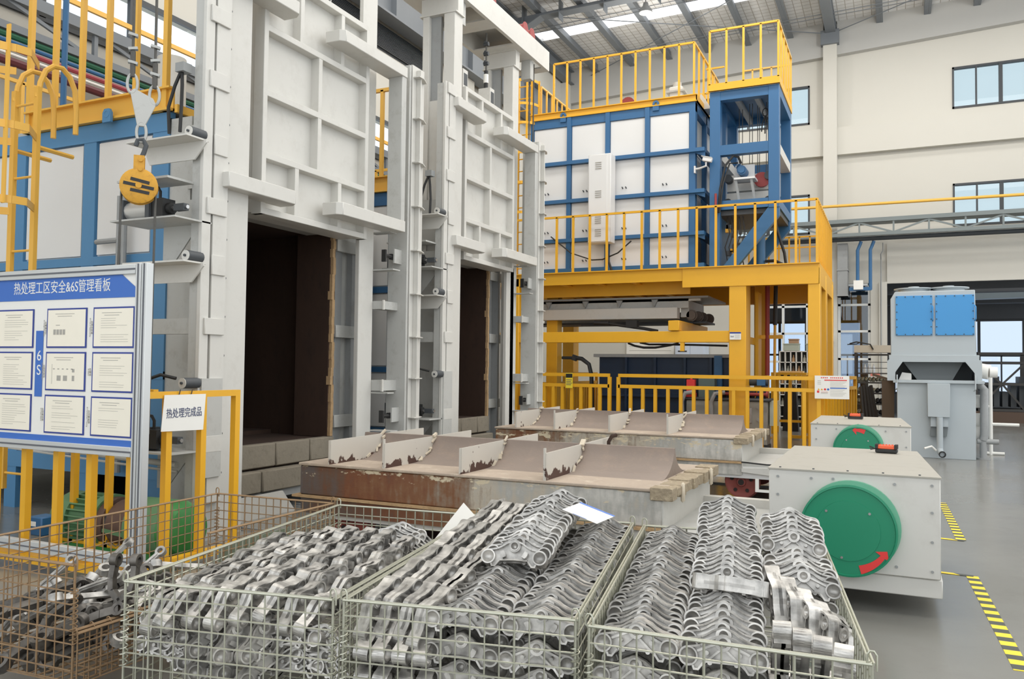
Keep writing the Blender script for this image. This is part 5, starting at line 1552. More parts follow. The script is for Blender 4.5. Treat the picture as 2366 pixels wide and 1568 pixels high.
def basket(label, corners, m, h, z0=0.12, gate=None, group=None):
    """corners: front-left, front-right, back-right, back-left of the rim, in world X, Y"""
    fl, fr, br, bl = [Vector((a, b, 0)) for a, b in corners]
    t = thing('wire_basket', label, 'wire basket', (fl.x, fl.y, 0), 0, group)
    fr, br, bl = fr-fl, br-fl, bl-fl
    fl = Vector((0, 0, 0))
    Z0, Z1 = Vector((0, 0, z0)), Vector((0, 0, h))
    nz = 9
    wire_panel(t, 'front_mesh', m, fl+Z0, fr+Z0, fl+Z1, fr+Z1, 16, nz)
    wire_panel(t, 'back_mesh', m, br+Z0, bl+Z0, br+Z1, bl+Z1, 16, nz)
    wire_panel(t, 'side_mesh', m, bl+Z0, fl+Z0, bl+Z1, fl+Z1, 32, nz)
    if gate is None:
        wire_panel(t, 'side_mesh', m, fr+Z0, br+Z0, fr+Z1, br+Z1, 32, nz)
    else:
        q = fr.lerp(br, 0.42)
        g = Vector((0, 0, gate))
        wire_panel(t, 'side_mesh', m, fr+Z0, q+Z0, fr+g, q+g, 13, 5)
        wire_panel(t, 'side_mesh', m, q+Z0, br+Z0, q+Z1, br+Z1, 19, nz)
        off = Vector((0.03, 0, 0))
        lp = MB()
        for k in range(9):
            c = fr.lerp(q, k/9)+g+off*.3
            lp.tube([c+Vector((.018*math.cos(a*.8), 0.0, .018*math.sin(a*.8))) for a in range(8)], .003, 4, closed=True)
        lp.build('gate_rings', m, t, local=True, kind='stuff')
        wire_panel(t, 'folded_gate', m, fr+off+Z0, q+off+Z0, fr+off+g*.98, q+off+g*.98, 13, 5)
    wire_panel(t, 'floor_mesh', m, fl+Z0, fr+Z0, bl+Z0, br+Z0, 16, 24, top2=False)
    for c, a0 in ((fl, 3.1), (fr, 5.2), (br, .8), (bl, 2.4)):
        spring(t, m, (c.x, c.y), h-.36, h-.1, a0=a0)
        MB().tube([c+Z1+Vector((-.014, 0, 0)), c+Z1+Vector((-.014, 0, .03)), c+Z1+Vector((-.006, 0, .042)), c+Z1+Vector((.006, 0, .042)), c+Z1+Vector((.014, 0, .03)), c+Z1+Vector((.014, 0, -.02))], .004, 5).build('corner_hook', m, t, local=True)
        MB().cyl(c, c+Z1, .006, 6).build('corner_post', m, t, local=True)
        B(c.x-.015, c.x+.015, c.y-.015, c.y+.015, 0, z0).build('foot', m, t, local=True)
    return t

RIM = 0.66
BK0 = ((-4.38, 2.55), (-3.44, 2.60), (-3.47, 4.56), (-4.46, 4.50))
BK1 = ((-3.006, 2.515), (-2.044, 2.698), (-2.40, 4.645), (-3.40, 4.53))
BK2 = ((-2.006, 2.718), (-1.082, 2.898), (-1.45, 4.86), (-2.375, 4.676))
BK3 = ((-1.015, 2.86), (-0.068, 2.905), (-0.384, 4.976), (-1.365, 4.825))
basket('rusty wire basket with a folded down gate, below the notice board', BK0, RUSTW, RIM, gate=0.36)
basket('bare steel wire basket of jumbled links, next to the rusty basket', BK1, GALV, RIM)
basket('steel wire basket of stacked links with a white card on top', BK2, GALV, RIM)
basket('steel wire basket heaped with links in front of the green disc', BK3, GALV, RIM)
ip = thing('divider_plate', 'grey green metal plate leaning inside the rusty basket near its far corner', 'plate', (-3.5, 4.1, .2))
MB().add([], []).prism([(0, 0), (.62, 0), (.62, .34), (0, .34)], (-3.5, 3.55, .22), (-.04, 1, 0), (0, 0, 1), (.006, 0, 0)).build('plate', paint('grey_green_plate', (132, 142, 122), 0.5), ip)

# ================================================================== FORGED LINKS
def forged(name, base, rough):
    m, nt, b = new_mat(name)
    N, L = nt.nodes, nt.links
    tc = N.new('ShaderNodeTexCoord')
    oi = N.new('ShaderNodeObjectInfo')
    ad = N.new('ShaderNodeVectorMath'); ad.operation = 'ADD'
    L.new(tc.outputs['Object'], ad.inputs[0]); L.new(oi.outputs['Random'], ad.inputs[1])
    nz = N.new('ShaderNodeTexNoise'); nz.inputs['Scale'].default_value = 16; nz.inputs['Detail'].default_value = 5
    L.new(ad.outputs[0], nz.inputs['Vector'])
    rp = N.new('ShaderNodeValToRGB')
    c = lin(base)
    rp.color_ramp.elements[0].position = 0.3; rp.color_ramp.elements[0].color = tuple(v*.5 for v in c)+(1,)
    rp.color_ramp.elements[1].position = 0.66; rp.color_ramp.elements[1].color = tuple(min(1, v*1.25) for v in c)+(1,)
    L.new(nz.outputs['Fac'], rp.inputs['Fac'])
    hv = N.new('ShaderNodeHueSaturation')
    mr = N.new('ShaderNodeMapRange'); mr.inputs['To Min'].default_value = 0.82; mr.inputs['To Max'].default_value = 1.12
    L.new(oi.outputs['Random'], mr.inputs['Value']); L.new(mr.outputs[0], hv.inputs['Value'])
    L.new(rp.outputs['Color'], hv.inputs['Color']); L.new(hv.outputs['Color'], b.inputs['Base Color'])
    b.inputs['Metallic'].default_value = 0.66
    m2 = N.new('ShaderNodeMapRange'); m2.inputs['To Min'].default_value = rough-.1; m2.inputs['To Max'].default_value = rough+.14
    L.new(nz.outputs['Fac'], m2.inputs['Value']); L.new(m2.outputs[0], b.inputs['Roughness'])
    return m
LINKM = forged('forged_aluminium', (194, 191, 186), 0.37)
LINKD = forged('dark_forged_steel', (112, 108, 103), 0.42)

RX, RR = .132, .037
def arc(cx, cz, r, a0, a1, n):
    return [(cx+r*math.cos(math.radians(a0+(a1-a0)*i/n)), cz+r*math.sin(math.radians(a0+(a1-a0)*i/n))) for i in range(n+1)]
def outline():
    half = [(0.0, -.016), (.07, -.02), (.092, -.05), (.112, -.05)]
    half += arc(RX, 0, RR, -112, 78, 12)
    half += [(.112, .041), (.088, .046), (.064, .058), (.045, .072)]
    half += arc(0, .056, .033, 52, 90, 3)
    left = [(-x, z) for x, z in reversed(half[1:-1])]
    return half+left
OUT = outline()

def plate_poly():
    half = [(0.0, -.016), (.07, -.02), (.092, -.05), (.112, -.05)]
    half += arc(RX, 0, RR-.003, -112, -255, 7)          # runs round the inner side of the end ring
    half += [(.112, .041), (.088, .046), (.064, .058), (.045, .072)]
    half += arc(0, .056, .033, 52, 90, 3)
    left = [(-x, z) for x, z in reversed(half[1:-1])]
    return half+left
PLATE = plate_poly()

def m_plate():
    mb = MB().prism(PLATE, (0, -.012, 0), (1, 0, 0), (0, 0, 1), (0, .016, 0))
    n = len(OUT)
    for i in range(n):                       # upstanding rim round the pocket side
        (x0, z0), (x1, z1) = OUT[i], OUT[(i+1) % n]
        d = Vector((x1-x0, z1-z0))
        nn = Vector((-d.y, d.x))
        if nn.length < 1e-6:
            continue
        nn.normalize()
        k = .008
        vs = [(x0, -.032, z0), (x1, -.032, z1), (x1, .032, z1), (x0, .032, z0)]
        vs += [(x0+nn.x*k, -.030, z0+nn.y*k), (x1+nn.x*k, -.030, z1+nn.y*k), (x1+nn.x*k, .030, z1+nn.y*k), (x0+nn.x*k, .030, z0+nn.y*k)]
        mb.add(vs, [(0, 1, 2, 3), (7, 6, 5, 4), (3, 2, 6, 7), (1, 0, 4, 5)])
    # ribs of the pocket side
    for s in (-1, 1):
        mb.bar((0, .013, .04), (s*.085, .013, -.034), .008, .022, (0, 1, 0))
        mb.bar((s*.03, .013, .05), (s*.1, .013, .02), .009, .02, (0, 1, 0))
        for (px, pz, pr) in ((.062, .016, .009), (.05, -.018, .010)):
            mb.cyl((s*px, .0, pz), (s*px, .03, pz), pr, 8)
    mb.bar((-.07, .012, -.016), (.07, .012, -.016), .008, .02, (0, 1, 0))
    return mb
def m_ring(s):
    mb = MB().ring((s*RX, -.034, 0), (s*RX, .034, 0), RR, RR-.0065, 20)
    mb.lathe((s*RX, -.033, 0), (0, 1, 0), [(RR-.006, 0), (RR-.009, .012), (RR-.017, .024), (.008, .03), (0, .031)], 16, caps=False)
    mb.lathe((s*RX, .033, 0), (0, -1, 0), [(RR-.006, 0), (RR-.009, .012), (RR-.017, .022), (.008, .027), (0, .028)], 16, caps=False)
    return mb
def m_boss():
    mb = MB().ring((0, -.03, .056), (0, .03, .056), .031, .018, 18)
    mb.ring((0, -.034, .056), (0, -.028, .056), .025, .018, 18)
    mb.lathe((0, -.03, .056), (0, 1, 0), [(.0175, 0), (.014, .012), (.006, .018), (0, .019)], 14, caps=False)
    mb.lathe((0, .03, .056), (0, -1, 0), [(.0175, 0), (.014, .012), (.006, .018), (0, .019)], 14, caps=False)
    return mb
def m_lug(s):
    mb = MB()
    x0, z0 = s*.056, .012
    c, sn = math.cos(s*.5), math.sin(s*.5)
    poly = [(-.009, -.017), (.009, -.017), (.013, -.008), (.013, .008), (.009, .017), (-.009, .017)]
    poly = [(x0+x*c-z*sn*-1, z0+z*c-x*sn) for x, z in poly]
    return mb.prism(poly, (0, -.012, 0), (1, 0, 0), (0, 0, 1), (0, -.026, 0))

def shared(mb, name):
    me = mb.mesh(name)
    return me
ME_PLATE = shared(m_plate(), 'link_body')
ME_RINGS = [shared(m_ring(-1), 'end_ring'), shared(m_ring(1), 'end_ring')]
ME_BOSS = shared(m_boss(), 'centre_boss')
ME_LUGS = [shared(m_lug(-1), 'lug'), shared(m_lug(1), 'lug')]
full = m_plate()
for q in (m_ring(-1), m_ring(1), m_boss(), m_lug(-1), m_lug(1)):
    full.add(q.v, q.f)
ME_FULL = shared(full, 'link_body')
for me in [ME_PLATE, ME_BOSS, ME_FULL]+ME_RINGS+ME_LUGS:
    me.transform(Matrix.Scale(0.92, 4))
    me.materials.append(LINKM)

def link_one(loc, rot, label, group, parts=False):
    """one forged link; rot is a 3x3 matrix"""
    o = bpy.data.objects.new('forged_link', ME_PLATE if parts else ME_FULL)
    COL.objects.link(o)
    o.matrix_world = Matrix.Translation(loc) @ rot.to_4x4()
    tag(o, label, 'metal link', group)
    if parts:
        for nm, me in (('end_ring', ME_RINGS[0]), ('end_ring', ME_RINGS[1]), ('centre_boss', ME_BOSS), ('lug', ME_LUGS[0]), ('lug', ME_LUGS[1])):
            c = bpy.data.objects.new(nm, me)
            COL.objects.link(c)
            c.parent = o
    return o

def RM(*seq):
    m = Matrix.Identity(3)
    for ax, a in seq:
        m = m @ Matrix.Rotation(a, 3, ax)
    return m

class Frame:
    """u across, v along, of one basket (rim corners in the world)"""
    def __init__(self, c):
        self.fl, self.fr, self.br, self.bl = [Vector((a, b, 0)) for a, b in c]
        d = (self.fr-self.fl)+(self.br-self.bl)
        self.yaw = math.atan2(d.y, d.x)
    def at(self, u, v, z):
        p = self.fl.lerp(self.fr, u).lerp(self.bl.lerp(self.br, u), v)
        p.z = z
        return p
FR1, FR2, FR3 = Frame(BK1), Frame(BK2), Frame(BK3)
rnd = random.Random(17)

ORD = 'first second third fourth fifth sixth seventh eighth ninth tenth eleventh twelfth thirteenth fourteenth fifteenth sixteenth seventeenth eighteenth nineteenth twentieth'.split()
def nth(k):
    if k < 20:
        return ORD[k]
    return ('twenty-' if k < 29 else 'thirtieth')+(ORD[k-20] if k < 29 else '')
DISC, CARD, JUMB = 'basket by the green disc', 'basket with white card', 'jumbled basket'

def row(fr, u, v0, v1, n, zf, where, tilt=0.2, flip=False, jit=1.0, yaw=0.0, uf=None, partsn=3):
    """a row of links standing one behind another"""
    for k in range(n):
        a = k/max(1, n-1)
        v = v0+(v1-v0)*a
        uu = uf(a) if uf else u
        p = fr.at(uu+rnd.uniform(-.008, .008)*jit, v, zf(a)+rnd.uniform(-.006, .006)*jit)
        tl = tilt+rnd.uniform(-.04, .04)*jit
        r = RM(('Z', fr.yaw+yaw+rnd.uniform(-.03, .03)*jit+(0 if flip else PI)), ('X', -tl if flip else tl), ('Y', rnd.uniform(-.03, .03)*jit))
        link_one(p, r, '%s link from the front, %s' % (nth(k), where), 'links in '+where, parts=k < partsn)

# right-hand basket (before the green disc)
row(FR3, .175, .05, .97, 28, lambda a: .575+.03*a, 'long straight row, '+DISC, tilt=.22)
row(FR3, .505, .055, .42, 11, lambda a: .575+.02*a, 'low middle stack, '+DISC, tilt=.3)
row(FR3, .51, .34, .56, 7, lambda a: .685+.02*a, 'raised second middle stack, '+DISC, tilt=.35)
row(FR3, .505, .56, .74, 6, lambda a: .70+.03*a, 'third middle stack, '+DISC, tilt=.35)
row(FR3, .49, .75, .97, 8, lambda a: .74+.05*a, 'tall rearmost middle stack, '+DISC, tilt=.3)
row(FR3, .505, .50, .95, 9, lambda a: .575, 'layer under the middle stacks, '+DISC, tilt=.3, partsn=0)
row(FR3, .835, .44, .60, 6, lambda a: .655+.02*a, 'nearer stack at disc side, '+DISC, tilt=.4)
row(FR3, .825, .68, .90, 7, lambda a: .72+.05*a, 'farther stack at disc side, '+DISC, tilt=.4)
row(FR3, .83, .46, .92, 8, lambda a: .56, 'layer under the disc side stacks, '+DISC, tilt=.3, partsn=0)
for li, z in enumerate((.465, .36)):
    nm = ('second', 'third')[li]
    row(FR3, .178, .04, .2, 3, lambda a: z, '%s layer down, straight row column, %s' % (nm, DISC), tilt=.12, partsn=1)
    row(FR3, .51, .04, .2, 3, lambda a: z, '%s layer down, middle column, %s' % (nm, DISC), tilt=.12, partsn=1)
link_one(FR3.at(.52, .315, .70), RM(('Z', FR3.yaw-.12), ('X', 1.25), ('Y', .12)), 'single forged link lying flat across the middle stack before the green disc', None, True)
for k in range(5):
    p = FR3.at(.715+.062*k, .37-.025*k, .635-.025*k)
    link_one(p, RM(('Z', FR3.yaw+PI/2+.25), ('Y', -.75+.06*k), ('X', .12*k)), '%s link of the leaning fan, counted outward, basket by the green disc' % nth(k), 'links of the leaning fan', True)
for k in range(4):
    p = FR3.at(.715+.07*k, .13-.01*k, .555-.012*k)
    link_one(p, RM(('Z', FR3.yaw+PI/2+.1), ('Y', 1.15), ('X', .06*k)), '%s of the upright links behind the front wires, counted from the middle stack' % nth(k), 'upright links behind the front wires', True)
for k in range(8):
    p = FR3.at(.70+.075*(k % 4), .08+.1*(k//4), .44-.03*(k//4))
    link_one(p, RM(('Z', FR3.yaw+PI/2+.1), ('Y', .3)), 'forged link beneath the upright ones, near corner, '+DISC, 'links beneath the upright ones', False)

# middle basket
row(FR2, .838, .05, .97, 28, lambda a: .585+.03*a, 'long row under the card, '+CARD, tilt=.2, flip=True)
row(FR2, .50, .05, .55, 14, lambda a: .585+.02*a, 'low row beneath the slumped heap, '+CARD, tilt=.22)
row(FR2, .50, .58, .95, 8, lambda a: .585, 'hidden end of the low row, '+CARD, tilt=.3, partsn=0)
row(FR2, .5, .34, .70, 11, lambda a: .71+.04*a, 'slumped heap on top, '+CARD, tilt=.5, flip=True, yaw=.06, uf=lambda a: .57-.02*a)
row(FR2, .55, .73, .95, 8, lambda a: .75+.03*a, 'rear of the heap, '+CARD, tilt=.35)
for li, z in enumerate((.47, .365)):
    nm = ('second', 'third')[li]
    row(FR2, .50, .04, .2, 3, lambda a: z, '%s layer down, middle column, %s' % (nm, CARD), tilt=.06, flip=True, partsn=2)
    row(FR2, .838, .04, .2, 3, lambda a: z, '%s layer down, end column, %s' % (nm, CARD), tilt=.1, partsn=2)
for i in range(7):
    for k in range(4):
        p = FR2.at(.075+.088*k+rnd.uniform(-.008, .008), .085+.138*i+rnd.uniform(-.01, .01), .585+.012*i-.006*k)
        link_one(p, RM(('Z', FR2.yaw+PI/2-.32+rnd.uniform(-.06, .06)), ('Y', -.72+rnd.uniform(-.06, .06)), ('X', rnd.uniform(-.1, .1))), '%s of four edge on links, %s rank from front, %s' % (nth(k), nth(i), CARD), 'ranks of upright links', i < 3)
for k in range(8):
    p = FR2.at(.08+.09*(k % 4), .075, .475-.105*(k//4))
    link_one(p, RM(('Z', FR2.yaw+PI/2+rnd.uniform(-.1, .1)), ('Y', -.2), ('X', rnd.uniform(-.1, .1))), '%s end on link, %s layer beneath upright ranks, %s' % (nth(k % 4), ('upper', 'lower')[k//4], CARD), 'links beneath the upright ranks', k < 4)
for k in range(2):
    link_one(FR2.at(.12+.2*k, .95, .70-.02*k), RM(('Z', FR2.yaw+PI/2+.2*k), ('Y', -.2), ('X', 1.2)), ('forged link lying right at the far corner hook, ', 'forged link lying beside the one at the far corner hook, ')[k]+CARD, 'links at the far corner', True)

# left basket: jumbled links
for i in range(5):
    for k in range(8):
        u = .07+.105*k+rnd.uniform(-.012, .012)
        v = .08+.105*i+rnd.uniform(-.012, .012)+.010*k
        z = .50+.016*i+.014*min(k, 4)-.018*max(0, k-5)+rnd.uniform(-.01, .01)
        link_one(FR1.at(u, v, z), RM(('Z', FR1.yaw+PI/2-.12+rnd.uniform(-.1, .1)), ('Y', -.42+rnd.uniform(-.08, .08)), ('X', rnd.uniform(-.15, .25))), '%s aslant link from the rusty basket, %s rank from the front, %s' % (nth(k), nth(i), JUMB), 'aslant links of the jumbled basket', i < 2)
for k in range(9):
    p = FR1.at(.50+.013*k, .60+.030*k, .53+.004*k)
    link_one(p, RM(('Z', FR1.yaw+PI+.25), ('X', .55)), '%s link of the leaning row at the back of the %s' % (nth(k), JUMB), 'leaning row at the back of the jumbled basket', k < 3)
for k in range(7):
    p = FR1.at(.76+.008*k, .50+.04*k, .52+.004*k)
    link_one(p, RM(('Z', FR1.yaw+PI-.1+rnd.uniform(-.15, .15)), ('X', .6+rnd.uniform(-.2, .2))), '%s open ringed link along the inner side of the %s' % (nth(k), JUMB), 'ring side links of the jumbled basket', k < 4)
for k in range(8):
    p = FR1.at(.12+.07*k+rnd.uniform(-.03, .03), .50+.02*(k % 4), .56+rnd.uniform(-.02, .02))
    link_one(p, RM(('Z', FR1.yaw+rnd.uniform(-.9, .9)+PI), ('X', rnd.uniform(.7, 1.3)), ('Y', rnd.uniform(-.3, .3))), 'forged link thrown loose on the crest of the heap, '+JUMB, 'loose links on the crest of the jumbled heap', True)
for k in range(14):
    li = k//7
    p = FR1.at(.08+.13*(k % 7), .09+rnd.uniform(-.01, .01), .41-.1*li+rnd.uniform(-.01, .01))
    face = (k % 7) < 2 or (k % 7) > 4
    r = RM(('Z', FR1.yaw+rnd.uniform(-.3, .3)+PI), ('X', .4), ('Y', rnd.uniform(-.3, .3))) if face else RM(('Z', FR1.yaw+PI/2-.4), ('Y', -.4), ('X', -.3))
    link_one(p, r, '%s link from the rusty basket, %s layer behind the front wires, %s' % (nth(k % 7), ('upper', 'lower')[li], JUMB), 'low links of the jumbled basket', face)
for k in range(8):
    p = FR1.at(.2+.08*k, .78+.02*(k % 3), .36)
    link_one(p, RM(('Z', FR1.yaw+rnd.uniform(-.4, .4)), ('X', 1.2)), 'forged link at the bottom of the far half of the '+JUMB, 'bottom links of the jumbled basket', False)

# rusty basket: dark forks and arms
FR0 = Frame(BK0)
def yoke(mb):
    """dark forged fork: a shank with two curved prongs"""
    mb.bar((-.16, 0, 0), (.02, 0, 0), .05, .035)
    for s in (-1, 1):
        pts = [(.02, 0, 0), (.07, s*.05, .0), (.13, s*.06, .0), (.22, s*.055, .0)]
        for a, b2 in zip(pts[:-1], pts[1:]):
            mb.bar(a, b2, .028, .04)
        mb.ring((.22, s*.055-.018, 0), (.22, s*.055+.018, 0), .034, .018, 14)
    mb.ring((-.18, 0, -.025), (-.18, 0, .025), .045, .026, 16)
    return mb
ME_Y = yoke(MB()).mesh('fork_body')
ME_Y.materials.append(LINKD)
def arm_mesh():
    mb = MB()
    pts = [(-.24, 0, 0), (-.1, .015, 0), (.06, .02, 0), (.22, 0, 0)]
    for a, b2 in zip(pts[:-1], pts[1:]):
        mb.bar(a, b2, .03, .022)
        mb.bar(Vector(a)+Vector((0, 0, .012)), Vector(b2)+Vector((0, 0, .012)), .01, .012)
    mb.ring((-.26, 0, -.02), (-.26, 0, .02), .038, .022, 14).ring((.24, 0, -.015), (.24, 0, .015), .03, .016, 14)
    return mb
ME_A = arm_mesh().mesh('arm_body')
ME_A.materials.append(LINKM)
def place(me, nm, p, r, label, group, cat):
    o = bpy.data.objects.new(nm, me)
    COL.objects.link(o)
    o.matrix_world = Matrix.Translation(p) @ r.to_4x4()
    tag(o, label, cat, group)
for k in range(16):
    p = FR0.at(.12+.82*rnd.random(), .06+.3*rnd.random(), .19+.012*k)
    place(ME_Y, 'forged_fork', p, RM(('Z', rnd.uniform(.2, 1.4)), ('Y', rnd.uniform(-.7, .1)), ('X', rnd.uniform(-.6, .6))), 'dark forged fork in the pile inside the rusty basket', 'dark forks in the rusty basket', 'fork')
place(ME_Y, 'forged_fork', FR0.at(.9, .17, .38), RM(('Z', 1.9), ('Y', -1.35)), 'dark forged fork standing upright in the corner of the rusty basket', None, 'fork')
for k in range(22):
    p = FR0.at(.6+.35*rnd.random(), .2+.4*rnd.random(), .2+.009*k)
    place(ME_A, 'forged_lever', p, RM(('Z', rnd.uniform(.2, 2.2)), ('Y', rnd.uniform(-.35, .35)), ('X', rnd.uniform(-.8, .8))), 'slim bright forged lever in the tangle inside the rusty basket', 'slim levers in the rusty basket', 'lever')
for k in range(8):
    p = FR0.at(.05+.5*rnd.random(), .15+.3*rnd.random(), .26+.015*k)
    place(ME_A, 'forged_lever', p, RM(('Z', rnd.uniform(.2, 1.6)), ('Y', rnd.uniform(-.8, -.2)), ('X', rnd.uniform(-.8, .8))), 'slim forged lever sticking up from the dark forks in the rusty basket', 'levers sticking up in the rusty basket', 'lever')

# cards on the castings
def card(label, p, r, w, h, edge):
    t = thing('paper_card', label, 'card', p)
    t.rotation_euler = r.to_euler()
    MB().cbox((0, 0, 0), (w, h, .0016)).build('sheet', PAPER, t, local=True)
    if edge:
        MB().cbox((0, h/2-.008, .0012), (w, .016, .001)).build('blue_edge', SIGNB, t, local=True)
        MB().cbox((0, -h/2+.002, .0012), (w*.4, .004, .001)).build('blue_edge', SIGNB, t, local=True)
    return t
card('white card with a blue edge lying on the row of links', FR2.at(.80, .74, .80), RM(('Z', FR2.yaw-.5), ('X', .12), ('Y', .2)), .24, .17, True)
card('curled white sheet leaning by the wires between two baskets', FR1.at(.93, .86, .62), RM(('Z', FR1.yaw+.4), ('Y', -.9), ('X', .4)), .3, .2, False)
# ================================================================== NOTICE BOARD, NEAR FENCE, MOTOR, HOOK
nb = thing('notice_board', 'large notice board of framed papers on aluminium legs at the fence', 'notice board', (-5.8, 4.15, 0))
BY = 4.15
X0, X1 = -6.95, -4.915
B(X0, X1, BY-.006, BY+.006, .94, 2.28).build('panel', PAPER, nb)
for z in (2.275, .965):
    MB().box(X0, X1, BY-.03, BY+.03, z-.035, z+.035).build('frame_rail', ALUP, nb, bevel=0.003)
    B(X0, X1, BY-.034, BY-.03, z-.006, z+.006).build('frame_slot', SLOT, nb)
for x in (-4.885, -4.825):
    B(x-.026, x+.026, BY-.03, BY+.03, .0, 2.315).build('post', ALUP, nb, bevel=0.003)
    B(x-.005, x+.005, BY-.034, BY-.03, .0, 2.31).build('post_slot', SLOT, nb)
B(-6.97, -6.9, BY-.03, BY+.03, 0, 2.31).build('post', ALUP, nb)
MB().box(X0, -4.9, BY-.05, BY-.0, .16, .24).build('foot_rail', ALUP, nb, bevel=0.003)
B(X0, -4.9, BY-.054, BY-.05, .195, .205).build('frame_slot', SLOT, nb)
YB2 = BY-.008
MB().prism([(X0, 2.075), (-4.915, 2.075), (-4.915, 2.135), (-5.07, 2.24), (X0, 2.24)], (0, YB2, 0), (1, 0, 0), (0, 0, 1), (0, -.002, 0)).build('title_band', SIGNB, nb)
text('热处理工区安全&6S管理看板', PAPER, nb, (-5.735, YB2-.003, 2.165), (1, 0, 0), (0, 0, 1), .105, 'title_lettering', sx=.83)
B(X0, -4.915, YB2-.002, YB2, 1.0, 1.045).build('lower_band', SIGNB, nb)
bd = B(-6.0, -5.915, YB2-.002, YB2, 1.335, 1.84).build('six_s_band', SIGNB, nb)
text('6', PAPER, bd, (-5.955, YB2-.003, 1.645), (1, 0, 0), (0, 0, 1), .11)
text('S', PAPER, bd, (-5.955, YB2-.003, 1.535), (1, 0, 0), (0, 0, 1), .11)
cols = ((-6.46, -6.03), (-5.875, -5.43), (-5.36, -4.93))
rws = ((1.708, 2.008), (1.385, 1.678), (1.062, 1.352))
rr = random.Random(5)
for ri, (z0, z1) in enumerate(rws):
    for ci, (a, b) in enumerate(cols):
        fr = B(a, b, YB2-.004, YB2, z0, z1).build('document_frame', FRAMEB, nb)
        sh = B(a+.013, b-.013, YB2-.006, YB2-.004, z0+.012, z1-.012).build('document', CREAM, fr)
        pl = MB()
        w_ = b-a
        pl.box(a+w_*.22, b-w_*.3, YB2-.0068, YB2-.006, z1-.045, z1-.041)
        pl.box(a+w_*.28, b-w_*.36, YB2-.0068, YB2-.006, z1-.062, z1-.058)
        if (ri, ci) == (1, 1):
            for (q, s) in ((.3, .1), (.46, .1), (.68, .06)):
                pl.box(a+w_*q, a+w_*(q+s), YB2-.0068, YB2-.006, z0+.075, z0+.115)
            for k in range(5):
                pl.box(a+w_*.2+k*.05, a+w_*.2+k*.05+.02, YB2-.0068, YB2-.006, z0+.16, z0+.168)
            pl.box(a+w_*.68, a+w_*.74, YB2-.0068, YB2-.006, z0+.14, z0+.165)
            pl.box(a+w_*.17, a+w_*.178, YB2-.0068, YB2-.006, z0+.05, z0+.2)
        elif (ri, ci) == (0, 1):
            for k in range(4):
                pl.box(a+w_*.18+k*.035, a+w_*.18+k*.035+.028, YB2-.0068, YB2-.006, z0+.1, z0+.14)
            pl.box(a+w_*.24, a+w_*.34, YB2-.0068, YB2-.006, z0+.17, z0+.175)
        else:
            for k in range(11):
                zz = z1-.085-k*.017
                if rr.random() < .8:
                    pl.box(a+w_*.2, a+w_*rr.uniform(.5, .88), YB2-.0068, YB2-.006, zz, zz+.0022)
        pl.build('print', PRINT, fr, kind='stuff')
for (x, z, s1, s2) in ((-5.90, 1.86, '6S管理方针', '6S Management Policy'), (-5.385, 1.86, '6S责任区域', '6S Area of Responsibility'), (-5.905, 1.53, '6S组织架构', '6S Organization Chart'), (-5.39, 1.53, '6S看板', '6S Board'), (-5.905, 1.2, '6S检查记录', '6S Check Record'), (-5.39, 1.2, '6S改善追踪', '6S Improvement Tracking')):
    text(s1, PRINT, nb, (x+.008, YB2-.002, z), (0, 0, -1), (1, 0, 0), .02)
    text(s2, PRINT, nb, (x-.01, YB2-.002, z), (0, 0, -1), (1, 0, 0), .014)

nf = thing('near_fence', 'yellow fence with thick square posts round the green motor', 'fence', (-5.05, 4.3, 0))
NY, NX = 4.25, -5.05
hh = 1.385
for y in (4.25, 4.56, 4.905, 5.275):
    B(NX-.027, NX+.027, y-.027, y+.027, .08 if y > 4.3 else 0, hh-.05).build('post', YEL, nf)
MB().box(NX-.027, NX+.027, 4.22, 5.302, hh-.05, hh).build('top_rail', YEL, nf)
MB().box(NX-.05, NX+.02, 4.22, 5.32, .04, .1).build('bottom_rail', YEL, nf)
B(NX-.03, NX+.03, 5.26, 5.31, 0, .1).build('foot', YEL, nf)
for x in (-5.471, -5.844, -6.22, -6.6, -6.98):
    B(x-.03, x+.03, NY-.027, NY+.027, .1, hh-.05).build('post', YEL, nf)
B(-7.2, NX, NY-.027, NY+.027, hh-.05, hh).build('top_rail', YEL, nf)
B(-7.2, NX, NY-.09, NY+.0, .05, .11).build('bottom_rail', YEL, nf)
for k, x in enumerate((-6.45, -6.02, -5.66)):
    B(x-.024, x+.024, 4.82, 4.87, .05, hh-.05).build('post', YEL, nf)
B(-7.2, -5.5, 4.82, 4.87, hh-.05, hh).build('top_rail', YEL, nf)
B(-6.6, -5.5, 4.82, 4.87, .04, .09).build('bottom_rail', YEL, nf)
sp = thing('product_sign', 'white sign with blue lettering tied to the near yellow fence', 'sign', (NX+.04, 4.7, 1.08))
MB().prism([(4.495, 1.36), (4.905, 1.36), (4.885, 1.075), (4.47, 1.085)], (NX+.036, 0, 0), (0, 1, 0), (0, 0, 1), (.004, 0, 0)).build('board', PAPER, sp)
text('热处理完成品', PRINTD, sp, (NX+.042, 4.69, 1.215), (0, 1, 0.015), (0, -.015, 1), .082, sx=.72)
for y in (4.64, 4.76):
    MB().cyl((NX+.03, y, 1.35), (NX+.045, y, 1.4), .004, 5).build('tie_wire', ROPE, sp)

